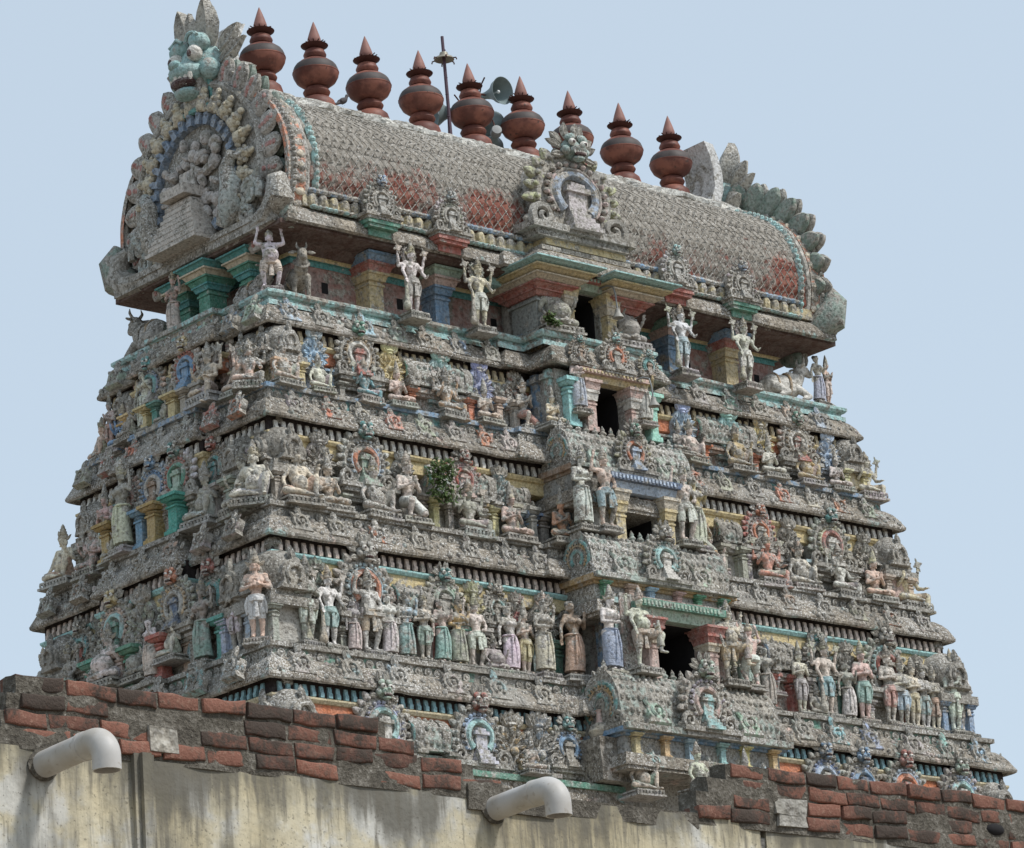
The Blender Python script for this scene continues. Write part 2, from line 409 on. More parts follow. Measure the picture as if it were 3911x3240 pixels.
# porch in the middle of the gallery
def doorway(face, yf, hw, z0, z1, dw, dz, jamb, lintel, depth, wallm, lint_h=.16):
    """projecting bay with a real opening, jamb pillars and a moulded lintel"""
    R = FM(face)
    mb = MB(); mb.push(R)
    mb.bx(-hw, -dw, -yf, -yf+depth, z0, z1); mb.bx(dw, hw, -yf, -yf+depth, z0, z1); mb.bx(-dw, dw, -yf+.002, -yf+depth, dz, z1)
    mb.build('porch_wall', wallm, tower, .008)
    for s in (-1, 1):
        for q, yy in enumerate((.12, .40, .66)):
            if yy < depth-.1:
                mb = MB(); mb.push(R); mb.box((s*(hw+.03), -yf+yy, (z0+z1)/2), (.07, .13, z1-z0)); mb.box((s*(hw+.05), -yf+yy, z1-.10), (.12, .2, .08)); mb.box((s*(hw+.05), -yf+yy, z0+.05), (.12, .19, .1))
                mb.build('side_pilaster', paint((LTEAL, BLUE, GREYC)[q], .45), tower, .004)
    mb = MB(); mb.push(R)
    mb.bx(-dw, dw, -yf+depth*.93, -yf+depth*.97, z0, dz)
    mb.bx(-dw, dw, -yf+.05, -yf+depth*.93, dz-.02, dz+.0)
    for s in (-1, 1): mb.bx(min(s*dw, s*(dw-.012)), max(s*dw, s*(dw-.012)), -yf+.12, -yf+depth*.93, z0, dz-.02)
    mb.build('doorway', DARK, tower)  # black back panel and lining stand in for the unlit inside
    for s in (-1, 1):
        o = add_pillar('door_jamb', face, s*(dw+.11), yf+.04, z0, dz-z0, .17, jamb, .2, .3)
    mb = MB(); mb.push(R)
    mb.box((0, -yf-.05, dz+lint_h*.3), (dw*2+.5, .16, lint_h*.6), (1.06, 1.5)); mb.cur = 1
    mb.box((0, -yf-.09, dz+lint_h*.82), (dw*2+.66, .30, lint_h*.42)); mb.cur = 0
    for k in range(int((dw*2+.6)/.07)): mb.box((-dw-.3+k*.07, -yf-.245, dz+lint_h*.82), (.035, .02, lint_h*.25))
    mb.build('lintel', [paint(c, .30) for c in lintel], tower, .003)
doorway('front', 2.10, .86, ZP, 20.6, .30, 20.38, (YELLOW, CREAM, YELLOW), (LGREEN, RED), .83, paint((.30, .32, .30), .5))
for s in (-1, 1): add_pillar('porch_pillar', 'front', s*.74, 1.86, ZP, .97, .42, ((.30, .33, .32), RED, RED, CREAM, YELLOW, LTEAL), .55, .25)
for s in (-1, 1): mb = MB(); mb.bx(s*.95-.5, s*.95+.5, -1.72, -1.2, 20.40, 20.56); mb.build('porch_beam', paint(LTEAL, .2), tower, .004)

# ------------------------------------------------------------------ eave
mb = MB(); EP = plan(5.30, 2.02, ((1.5, .10), (1.12, .42)))
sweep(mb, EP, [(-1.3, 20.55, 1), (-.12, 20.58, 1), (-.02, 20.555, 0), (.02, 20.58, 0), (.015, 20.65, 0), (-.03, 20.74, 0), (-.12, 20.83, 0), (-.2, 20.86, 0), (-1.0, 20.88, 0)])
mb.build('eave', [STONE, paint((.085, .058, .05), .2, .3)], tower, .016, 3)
def horn():
    mb = MB()
    mb.tube([(.65, -.18, .0), (.32, -.1, .02), (.04, 0, .06), (-.16, .03, .20), (-.24, .03, .42), (-.17, .03, .64)], [.06, .12, .20, .25, .19, .06], 10)
    return mb
hb = horn(); hm = None
for sx, sy in ((-1, -1), (-1, 1), (1, -1), (1, 1)):
    if hm is None: h = hb.build('eave_horn', paint((.20, .28, .24), .5), tower, .02, 4); hm = h.data
    else: h = link('eave_horn', hm, tower)
    h.scale = (.55, .6, .5) if (sx, sy) == (-1, -1) else (1.1, 1.1, 1.12); h.location = (sx*5.14, sy*1.86, 20.58 if (sx, sy) == (-1, -1) else 20.72); h.rotation_euler = (0, 0, atan2(-sy*.75, -sx))

# ------------------------------------------------------------------ barrel roof
HALF = [(-1.80, 20.93), (-1.87, 21.12), (-1.92, 21.40), (-1.91, 21.70), (-1.83, 22.00), (-1.66, 22.32), (-1.42, 22.56), (-1.10, 22.76), (-.74, 22.93), (-.36, 23.09), (-.12, 23.19), (0, 23.22)]
def resample(pts, n):
    P = [Vector((p[0], p[1])) for p in pts]; L = [0]
    for i in range(1, len(P)): L.append(L[-1]+(P[i]-P[i-1]).length)
    out = []
    for k in range(n+1):
        s = L[-1]*k/n; i = 1
        while i < len(L)-1 and L[i] < s: i += 1
        f = (s-L[i-1])/(L[i]-L[i-1]); out.append(P[i-1].lerp(P[i], f))
    return out
XS = HALF+[(-y, z) for y, z in HALF[-2::-1]]
def xs_at(n, off=0):
    q = resample(XS, n); out = []
    for i, p in enumerate(q):
        t = (q[min(i+1, n)]-q[max(i-1, 0)]).normalized(); nn = Vector((-t.y, t.x)); out.append(p+nn*off)
    return out
RX = 5.0
# roof shell with overlapping fish-scale tiles as real relief
NU, NV = 66, 34
mb = MB(); q = xs_at(NV*4); tn = xs_at(NV*4, 1.0); loops = []
for iv in range(NV*4+1):
    lp = []; row = iv//4; fr = (iv % 4)/4.0
    for iu in range(NU*4+1):
        u = iu/4.0+(.5 if row % 2 else 0); fu = abs((u % 1)-.5)*2
        hgt = .050*max(0, 1-.75*fu-.55*fr)+.012*(1-fu)
        if iv > NV*2: hgt = .02
        n2 = tn[iv]-q[iv]
        p = q[iv]+n2*hgt
        lp.append((-RX+2*RX*iu/(NU*4), p.x, p.y))
    loops.append(lp)
mb.loft(loops, False)
# tile material: red paint left low on the flank, lichen towards the ridge
t = NT('roof_tiles'); p = t.pos(); sp = t.n('ShaderNodeSeparateXYZ'); t.l(p, sp.inputs[0])
nA = t.noise(p, 1.3, 4, .6); nB = t.noise(p, 9, 4, .65); nC = t.noise(p, 26, 2)
hgt = t.step(sp.outputs[2], 21.35, 22.75)
f = t.math('ADD', t.math('MULTIPLY', nA, .75), t.math('ADD', t.math('MULTIPLY', nB, .5), t.math('MULTIPLY', hgt, .52)))
mask = t.step(f, .56, .74)
red = t.mix(t.step(nB, .4, .6), (.22, .080, .062), (.33, .14, .10))
grey = t.ramp(t.math('ADD', t.math('MULTIPLY', nB, .45), t.math('MULTIPLY', nC, .55)), [(.3, (.13, .117, .096)), (.46, (.25, .23, .198)), (.6, (.37, .345, .305)), (.74, (.55, .525, .48))])
col = t.mix(mask, red, grey); col = t.mix(t.math('MULTIPLY', t.step(nC, .63, .70), .4), col, (.58, .56, .52))
roofm = t.fin(col, .9, t.bump(nC, .4, .025))
roof = mb.build('barrel_roof', roofm, tower, .006, 3, sharp=None)
# scale outline lines (raised lattice rims)
mb = MB()
q2 = xs_at(60, .045)
for k in range(-14, 78):
    for sgn in (1, -1):
        pts = []
        for iv in range(1, 25):
            u = k*.152+ (iv*.094 if sgn > 0 else -iv*.094) - 4.9
            if -4.72 < u < 4.72: pts.append((u, q2[iv].x, q2[iv].y))
        if len(pts) > 2: mb.tube(pts, .007, 4)
mb.build('tile_lattice', paint((.55, .52, .47), .75), tower, .006)
# ridge of leaf-shaped stucco lumps
mb = MB(); x = -4.9
while x < 4.9:
    for s in (-1, 1):
        for k in range(3):
            y = s*rnd.uniform(.05, .70); z = 23.30-.45*abs(y)
            mb.ell((x+rnd.uniform(-.1, .1), y, z), (rnd.uniform(.10, .2), rnd.uniform(.1, .2), rnd.uniform(.06, .12)), Matrix.Rotation(rnd.uniform(0, 3), 4, 'Z'), 7, 5)
        mb.leaf((x+rnd.uniform(-.05, .05), s*.08, 23.33), (rnd.uniform(-.25, .25), s*1, -.47), (0, s*.5, .8), rnd.uniform(.66, .92), .46, .20)
    mb.ell((x, 0, 23.22), (.2, .22, .08), None, 8, 5); x += .30
mb.build('roof_ridge', paint((.70, .69, .64), .36), tower, .03, 4)
# band at the foot of the roof: blue beads, yellow fluted strip, teal beads
mb = MB()
for s in (-1, 1):
    mb.cur = 1; mb.bx(-4.95, 4.95, s*1.86-.06, s*1.86+.06, 20.87, 21.04)
    n = int(9.6/.19)
    for k in range(n):
        x = -4.8+k*.19
        mb.cur = 1; mb.caps((x, s*1.925, 20.90), .06, (x, s*1.925, 21.0), .075, 8)
        mb.cur = 0; mb.ell((x, s*1.95, 21.10), (.075, .055, .05), None, 7, 4); mb.ell((x+.095, s*1.95, 21.10), (.06, .05, .045), None, 7, 4)
        mb.cur = 2; mb.ell((x, s*1.96, 20.86), (.06, .06, .035), None, 7, 4); mb.ell((x+.095, s*1.96, 20.86), (.06, .06, .035), None, 7, 4)
mb.build('roof_foot_band', [paint(BLUE, .5), paint((.56, .47, .26), .46), paint(LTEAL, .5)], tower, .006)
# end rims of the barrel
def rim(x, off, r, mat, bead=0):
    mb = MB(); pts = xs_at(64, off)
    mb.tube([(x, a.x, a.y) for a in pts], r, 8)
    if bead:
        for a in xs_at(bead, off+r*.8): mb.ell((x, a.x, a.y), (r*.85, r*.85, r*.85), None, 7, 4)
    mb.build('roof_rim', mat, tower, .008)
for s in (-1, 1):
    rim(s*4.72, .03, .05, paint(LTEAL, .4), 70)
    rim(s*4.88, .03, .05, paint((.6, .57, .52), .5)); rim(s*5.13, .06, .05, paint((.6, .57, .52), .6), 84)
    mb = MB(); a0, a1 = xs_at(64, .08), xs_at(64, .0)
    mb.loft([[(s*4.92, a.x, a.y) for a in a1], [(s*4.92, a.x, a.y) for a in a0], [(s*5.22, a.x, a.y) for a in a0], [(s*5.22, a.x, a.y) for a in a1]], False)
    mb.build('roof_rim', paint(ORANGE, .5), tower, .005)
    mb = MB()
    for a in xs_at(40, .07):
        mb.ell((s*5.0, a.x, a.y), (.10, .035, .07), None, 7, 4)
    mb.build('scalloped_band', paint(CREAM, .55), tower, .006)
# ------------------------------------------------------------------ ornament prototypes (face -Y, origin at the centre)
def horseshoe(r, a0=-45, a1=225, n=28, base=None):
    pts = [(r*cos(radians(a0+(a1-a0)*k/n)), r*sin(radians(a0+(a1-a0)*k/n))) for k in range(n+1)]
    if base is not None: pts = [(base[0], base[1])]+pts+[(-base[0], base[1])]
    return pts
def plate(mb, outline, y0, y1, bev=.03):
    c = Vector((sum(p[0] for p in outline)/len(outline), sum(p[1] for p in outline)/len(outline)))
    def sh(k): return [((p[0]-c.x)*k+c.x, (p[1]-c.y)*k+c.y) for p in outline]
    L = lambda o, y: [(p[0], y, p[1]) for p in o]
    mb.loft([L(outline, y1), L(outline, y0+bev), L(sh(.95), y0)], smooth=False)
def ring_xz(mb, r, tr, y, a0=-45, a1=225, n=26, seg=7, zc=0):
    mb.tube([(x, y, z+zc) for x, z in horseshoe(r, a0, a1, n)], tr, seg)
def tongue(mb, base, d, ln, wd, th):
    """broad rounded leaf with a short tip"""
    d = Vector(d); n = Vector((0, -1, 0)); sd_ = d.cross(n).normalized(); base = Vector(base); loops = []
    for t, w_ in ((0, .8), (.2, .95), (.45, 1), (.65, .95), (.8, .78), (.92, .45), (1, .06)):
        c = base+d*ln*t; h = wd*w_/2; q = th*(.3+.7*w_)/2
        loops.append([c-sd_*h, c-sd_*h*.7+n*q*.8, c+n*q, c+sd_*h*.7+n*q*.8, c+sd_*h, c+sd_*h*.7-n*q*.8, c-n*q, c-sd_*h*.7-n*q*.8])
    mb.loft(loops)
def spiral(mb, c, r, s, tr, y):
    pts = [(c[0]+s*r*(1-k/16)*cos(k*.62-.6), y-.01*k*tr, c[1]+r*(1-k/16)*sin(k*.62-.6)) for k in range(15)]
    mb.tube(pts, [tr*(1-.45*k/15) for k in range(15)], 6)
def lion(mb, w=1.0, big=False):
    """horned lion face, mats: 0 skin 1 white 2 dark 3 horn"""
    s = 12 if big else 8; q = 8 if big else 5
    mb.cur = 0
    mb.ell((0, .02, .0), (.36*w, .26*w, .34*w), None, s, q)                 # skull
    mb.ell((0, -.20*w, -.10*w), (.25*w, .22*w, .15*w), None, s, q)          # muzzle
    mb.ell((0, -.38*w, -.03*w), (.10*w, .07*w, .07*w), None, s, q)          # nose
    for k in (-1, 1):
        mb.cur = 0
        mb.ell((k*.19*w, -.15*w, .27*w), (.16*w, .12*w, .12*w), Matrix.Rotation(k*.4, 4, 'Y'), s, q)   # brow
        mb.ell((k*.30*w, -.08*w, -.10*w), (.12*w, .14*w, .14*w), None, s, q)                         # cheek
        mb.cur = 1; mb.ell((k*.19*w, -.22*w, .11*w), (.105*w, .095*w, .105*w), None, s, q)
        mb.cur = 2; mb.ell((k*.19*w, -.305*w, .09*w), (.04*w, .025*w, .05*w), None, 8, 4)
        mb.cur = 3
        mb.leaf((k*.17*w, .02*w, .25*w), (k*.22, .05, 1), (0, -1, .1), .50*w, .30*w, .20*w, .05*w)     # horns
        mb.leaf((k*.34*w, .05*w, .0), (k*1, .1, .45), (0, -1, 0), .48*w, .26*w, .12*w)                # ears
        mb.leaf((k*.30*w, .02*w, -.2*w), (k*1, 0, -.25), (0, -1, 0), .42*w, .22*w, .12*w)
        mb.leaf((k*.33*w, .06*w, .15*w), (k*.9, .1, .7), (0, -1, 0), .42*w, .32*w, .14*w)
    mb.leaf((0, -.1*w, .3*w), (0, -.05, 1), (0, -1, 0), .42*w, .22*w, .14*w)
    mb.cur = 2; mb.ell((0, -.27*w, -.24*w), (.19*w, .12*w, .07*w), None, s, q)
    mb.cur = 1
    for k in range(-3, 4):
        mb.lathe([(.034*w, .02*w), (.03*w, -.03*w), (.006*w, -(.12 if abs(k) == 2 else .075)*w)], (k*.058*w, -.36*w+abs(k)*.022*w, -.17*w), 6)
    mb.cur = 0; mb.ell((0, -.2*w, -.36*w), (.17*w, .17*w, .08*w), None, s, q)  # jaw
LION = lambda skin, horn=(.40, .38, .33): [paint(skin, .42), paint(WHITE, .2), paint((.07, .03, .03), .1), paint(horn, .6)]
TM = [TINT]
def proto_meshes():
    P = {}
    # ring arch: plate, leaf fringe, beaded ring, horseshoe ring, niche, lion mask
    mb = MB(); out = horseshoe(.44, -38, 218, 26, (.56, -.40)); plate(mb, out, -.02, .42)
    for k in (-1, 1):
        spiral(mb, (k*.40, -.30), .13, k, .045, -.06); mb.ell((k*.5, -.02, -.36), (.1, .06, .06), None, 7, 4)
    mb.box((0, .1, -.43), (1.16, .5, .08)); mb.box((0, .1, -.50), (1.02, .42, .07))
    P['ring_plate'] = mb
    mb = MB()
    for k in range(15):
        a = radians(-28+236*k/14); d = (cos(a), 0, sin(a))
        tongue(mb, (.35*d[0], .02, .35*d[2]), d, .21 if k % 2 else .18, .108, .09); mb.ell((.44*d[0], -.04, .44*d[2]), (.03, .025, .03), None, 6, 4)
    P['leaf_fringe'] = mb
    mb = MB()
    for k in range(17):
        a = radians(-35+250*k/16); mb.ell((.33*cos(a), -.05, .33*sin(a)), (.032, .035, .032), None, 7, 4)
    ring_xz(mb, .285, .02, -.04)
    P['bead_ring'] = mb
    mb = MB(); ring_xz(mb, .22, .05, -.04, -50, 230); P['arch_ring'] = mb
    mb = MB(); ring_xz(mb, .38, .05, -.03, -42, 222); ring_xz(mb, .17, .045, -.03, -50, 230); P['side_ring'] = mb
    mb = MB()
    for k in range(-1, 2): mb.leaf((k*.05, 0, .40), (k*.5, .1, 1), (0, -1, 0), .26, .16, .12)
    P['side_crest'] = mb
    mb = MB(); mb.box((0, -.02, -.09), (.20, .10, .26)); mb.box((0, -.05, .05), (.26, .10, .05)); mb.box((0, -.05, .09), (.16, .08, .05))
    for k in range(4): mb.box((0, -.06-.02*k, -.22-.06*k), (.22+.04*k, .10+.03*k, .05))
    P['niche'] = mb
    mb = MB(); mb.push(Matrix.Translation((0, -.06, .50))); lion(mb, .36); mb.pop(); P['lion_mask'] = mb
    # flame crown: leafy shield with a crest
    mb = MB()
    out = [(.0, .42), (.10, .30), (.19, .18), (.27, .04), (.29, -.12), (.24, -.27), (.12, -.36), (0, -.38), (-.12, -.36), (-.24, -.27), (-.29, -.12), (-.27, .04), (-.19, .18), (-.10, .30)]
    plate(mb, out[::-1], -.03, .22)
    for r, n, z0 in ((.23, 11, -.1), (.14, 8, -.1)):
        for k in range(n):
            a = radians(-60+300*k/(n-1)); mb.leaf((r*.8*cos(a), -.04, z0+r*.8*sin(a)), (cos(a), -.1, sin(a)), (0, -1, 0), r*.6, r*.5, .07, .02)
    mb.ell((0, -.06, -.1), (.07, .05, .07), None, 8, 4)
    for k in (-1, 1): spiral(mb, (k*.13, -.26), .07, k, .026, -.07); spiral(mb, (k*.13, .12), .06, k, .024, -.05)
    P['flame_crown'] = mb
    mb = MB()
    for k in range(-2, 3): mb.leaf((k*.045, -.03, .24), (k*.34, 0, 1), (0, -1, 0), .24-.03*abs(k), .14, .10, .02)
    mb.ell((0, -.03, .26), (.09, .07, .06), None, 8, 4); mb.ell((0, -.05, .20), (.06, .05, .04), None, 8, 4)
    P['leaf_crest'] = mb
    # small arch on a cornice
    mb = MB()
    out = horseshoe(.17, -30, 210, 14, (.20, -.17)); plate(mb, out, -.03, .12, .02)
    ring_xz(mb, .095, .026, -.04, -50, 230, 14, 6); mb.ell((0, -.04, 0), (.04, .035, .04), None, 7, 4)
    mb.leaf((0, -.0, .10), (0, .12, 1), (0, -1, 0), .24, .13, .09)
    for k in (-1, 1): mb.leaf((k*.1, -.01, .06), (k*.8, 0, .8), (0, -1, 0), .14, .08, .05)
    P['cornice_arch'] = mb
    # pot-roofed corner shrine dome
    mb = MB()
    mb.box((0, 0, -.30), (.62, .62, .10)); mb.box((0, 0, -.22), (.52, .52, .08))
    mb.lathe([(.24, -.18), (.30, -.10), (.33, .0), (.32, .1), (.26, .2), (.16, .27), (.07, .30), (.06, .33)], seg=8)
    mb.lathe([(.05, .32), (.10, .36), (.09, .42), (.04, .45), (.05, .48), (.008, .58)], seg=10)
    for k in range(4):
        mb.push(Matrix.Rotation(k*pi/2, 4, 'Z') @ Matrix.Translation((0, -.30, -.02)) @ Matrix.Scale(.95, 4)); 
        out = horseshoe(.17, -30, 210, 14, (.20, -.17)); plate(mb, out, -.03, .08, .02); ring_xz(mb, .095, .026, -.04, -50, 230, 14, 6)
        mb.leaf((0, -.0, .12), (0, .12, 1), (0, -1, 0), .2, .12, .08); mb.pop()
    P['corner_dome'] = mb
    return P
PM = {}
for k, mb in proto_meshes().items():
    mats = LION(TEAL) if k == 'lion_mask' else TM
    vs = [v+mnoise.noise_vector(v*9)*.012 for v in mb.v]
    me = bpy.data.meshes.new(k); me.from_pydata([tuple(v) for v in vs], [], mb.f)
    for m in mats: me.materials.append(m)
    me.polygons.foreach_set('material_index', mb.mi); me.polygons.foreach_set('use_smooth', mb.sm); me.set_sharp_from_angle(angle=radians(45))
    PM[k] = me
def put(name, key, parent, loc=(0, 0, 0), rz=0, s=1.0, tint=GREYC, wear=.55):
    o = link(name, PM[key], parent, loc, tint, wear); o.rotation_euler = (0, 0, rz)
    o.scale = s if hasattr(s, '__len__') else (s, s, s); return o
LM = {}
def jit(c, a=.06): return tuple(max(.02, x*(1+rnd.uniform(-a*2, a*2))) for x in c)
def ring_arch(face, x, y, z, w, plate_c=GREYC, leaf_c=CREAM, bead_c=CREAM, ring_c=RED, niche_c=WHITE, lion_c=TEAL, wear=.55, rz=0):
    """w = overall width; y = distance of the front from the axis"""
    o = put('shrine_arch', 'ring_plate', tower, fpos(face, x, -y, z), RF[face]+rz, w/1.15, plate_c, wear+.12)
    put('leaf_fringe', 'leaf_fringe', o, tint=jit(leaf_c), wear=wear); put('bead_ring', 'bead_ring', o, tint=jit(bead_c), wear=wear)
    put('arch_ring', 'arch_ring', o, tint=ring_c, wear=wear-.12); put('niche', 'niche', o, tint=niche_c, wear=wear-.05)
    k = lion_c
    if k not in LM:
        me = PM['lion_mask'].copy()
        for i_, m_ in enumerate(LION(k)): me.materials[i_] = m_
        LM[k] = me
    link('lion_mask', LM[k], o)
    return o
def flame(face, x, y, z, h, c, wear=.42, rz=0):
    o = put('flame_crown', 'flame_crown', tower, fpos(face, x, -y, z), RF[face]+rz, h/.98, jit(c), wear)
    put('leaf_crest', 'leaf_crest', o, tint=jit(c), wear=wear+.06); return o
def side_arch(face, x, y, z, w, c=RED, ring_c=TEAL, s=1):
    """gable end of a small barrel shrine, turned sideways"""
    o = put('shrine_arch', 'ring_plate', tower, fpos(face, x, -y, z), RF[face]-s*pi/2, (w/1.15, w/1.15*.6, w/1.15), GREYC, .75)
    put('side_ring', 'side_ring', o, tint=ring_c, wear=.45); put('bead_ring', 'bead_ring', o, tint=c, wear=.45); put('side_crest', 'side_crest', o, tint=(.36, .34, .3), wear=.65)
    return o
BARM = paint((.36, .44, .40), .60)
def barrel(face, x, y, z, L, r, m=None, dep=1.0):
    """little barrel roof along the face"""
    mb = MB(); n = 14
    sec = [(r*1.05, -r*.75), (r*1.12, -r*.3), (r*1.02, .25*r), (r*.75, .65*r), (r*.38, .9*r), (0, r)]
    sec = [(-a*dep, b) for a, b in sec]+[(a*dep, b) for a, b in sec[-2::-1]]
    N = max(3, int(L/.08))
    mb.loft([[(-L/2+L*k/N, -0+a, b) for a, b in sec] for k in range(N+1)], True, True, True)
    for k in range(int(L/.16)):                              # ridge buds
        mb.lathe([(.04, 0), (.06, .04), (.03, .08), (.035, .1), (.005, .16)], (-L/2+.1+k*.16, 0, r*.97), 7)
    nz = max(3, int(r/.075)); nx = max(3, int(L/.11))
    for i in range(nz):                                      # scale relief on the curved flank
        f = (i+.5)/nz*4; j = int(f); q = f-j; a = Vector(sec[j]).lerp(Vector(sec[j+1]), q)
        for k in range(nx):
            if (i*7+k*3) % 11: mb.ell((-L/2+L*(k+.5+.5*(i % 2))/(nx+.5), a.x, a.y), (.045, .03, .04), None, 6, 4)
    mb.box((0, 0, -r*.85), (L+.1, r*2.35, r*.18))
    o = mb.build('shrine_roof', m or BARM, tower, .012, 5); o.location = fpos(face, x, -y, z); o.rotation_euler = (0, 0, RF[face]); return o
_pil = {}
def pilaster(face, x, y, z, h, c, w=.16, wear=.3, host=None):
    k = round(h, 1)
    if k not in _pil:
        mb = MB(); H = k
        mb.box((0, 0, H*.05), (1.5, 1.5, H*.10)); mb.box((0, 0, H*.13), (1.2, 1.2, H*.06)); mb.box((0, 0, H*.42), (1, 1, H*.52))
        mb.box((0, 0, H*.70), (1.25, 1.25, H*.05)); mb.lathe([(.55, H*.72), (.85, H*.78), (.55, H*.84)], seg=8); mb.box((0, 0, H*.88), (1.6, 1.6, H*.07), (1.15, 1.15)); mb.box((0, 0, H*.96), (2.1, 2.1, H*.08))
        me = bpy.data.meshes.new('pilaster'); me.from_pydata([tuple(v) for v in mb.v], [], mb.f); me.materials.append(TINT); me.set_sharp_from_angle(angle=radians(40)); _pil[k] = me
    if host is not None:
        q, hx, hy, hz = host; o = link('pilaster', _pil[k], q, (x-hx, -(y-hy), z-hz), jit(c), wear); o.scale = (w, w, h/k); return o
    o = link('pilaster', _pil[k], tower, fpos(face, x, -y, z), jit(c), wear); o.scale = (w, w, h/k); o.rotation_euler = (0, 0, RF[face]); return o
def shelf(face, x, y, z, w, d, c=GREYC, wear=.55, h=.45):
    """niche block and moulded ledge that carries a crown"""
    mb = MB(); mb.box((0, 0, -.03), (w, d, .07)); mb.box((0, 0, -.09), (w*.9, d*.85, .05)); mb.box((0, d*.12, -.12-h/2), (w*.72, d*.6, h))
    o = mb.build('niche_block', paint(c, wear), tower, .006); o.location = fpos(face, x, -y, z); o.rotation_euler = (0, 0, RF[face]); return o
def carve(face, x0, x1, y, z0, z1, n, cols, s=.07):
    """small scroll and bud relief that fills the wall between the shrines"""
    mb = MB(); r = random.Random(int((x0*7+z0*13)*100))
    mb.push(FM(face))
    for k in range(n):
        x, z = r.uniform(x0, x1), r.uniform(z0, z1); mb.cur = r.randrange(len(cols)); q = s*r.uniform(.6, 1.5)
        t = r.random()
        if t < .35: mb.ell((x, -y, z), (q, q*.7, q), None, 7, 4)
        elif t < .7: mb.leaf((x, -y, z-q), (r.uniform(-.6, .6), -.2, 1), (0, -1, 0), q*2.6, q*1.5, q*.8, .02)
        else:
            mb.tube([(x+q*1.2*cos(a*.7)*(1-a/11), -y-.02, z+q*1.2*sin(a*.7)*(1-a/11)) for a in range(9)], q*.33, 5)
    mb.pop(); mb.build('relief_carving', [paint(c, .62) for c in cols], tower, .006)
def corn_arches(face, xs, y, z, cols, s=1.0, wear=.55):
    for i, x in enumerate(xs):
        o = put('cornice_arch', 'cornice_arch', tower, fpos(face, x, -y, z), RF[face], s, jit(cols[i % len(cols)]), wear)
        o.rotation_euler = (radians(-18) if face == 'front' else 0, 0, RF[face])
        if face == 'left': o.rotation_euler = (radians(-18), 0, RF[face])
def bhadra(face, y, z, hw, h, cen, pil_c, frz):
    """barrel-roofed projection below a doorway, with a big arch in front"""
    r = h*.50
    barrel(face, 0, y-r*.95, z+r*.85, hw*2, r, None, .72)
    for s in (-1, 1):
        side_arch(face, s*hw, y-r*.95, z+r*.80, r*1.95, OCHRE, TEAL if s < 0 else BLUE, -s if face == 'front' else -s)
        mb = MB(); mb.tube([(0, -r*1.3, 0), (s*.03, -r*1.45, .02), (s*.1, -r*1.5, .12)], [.08, .07, .02], 7)
    o = ring_arch(face, 0, y+.02, z+r*.95, h*1.12, **cen)
    for s in (-1, 1): corn_arches(face, (s*hw*.58,), y-r*.1, z+r*.55, [LGREEN, LTEAL], 1.05, .5)
    mb = MB(); mb.push(FM(face))
    mb.bx(-hw*.97, hw*.97, -y+.10, -y+.9, z-.36, z-.02)
    mb.cur = 1; mb.bx(-hw*1.05, hw*1.05, -y+.0, -y+.92, z-.06, z+.02); mb.bx(-hw, hw, -y+.05, -y+.9, z-.10, z-.06)
    mb.cur = 2; mb.box((0, -y+.42, z-.45), (hw*2.16, 1.0, .18), (.97, .92)); mb.box((0, -y+.42, z-.565), (hw*2.1, .96, .05))
    mb.pop(); mb.build('porch_roof_slab', [paint((.30, .31, .31), .5), paint(frz, .3), STONE], tower, .012, 4)
    for k, xx in enumerate((-.86, -.5, -.2, .2, .5, .86)):
        pilaster(face, xx*hw, y-.06, z-.37, .30, pil_c[k % len(pil_c)], .09, .2)
    corn_arches(face, (-hw*.7, 0, hw*.7), y+.03, z-.44, [LTEAL, GREYC, LTEAL], .62, .55)

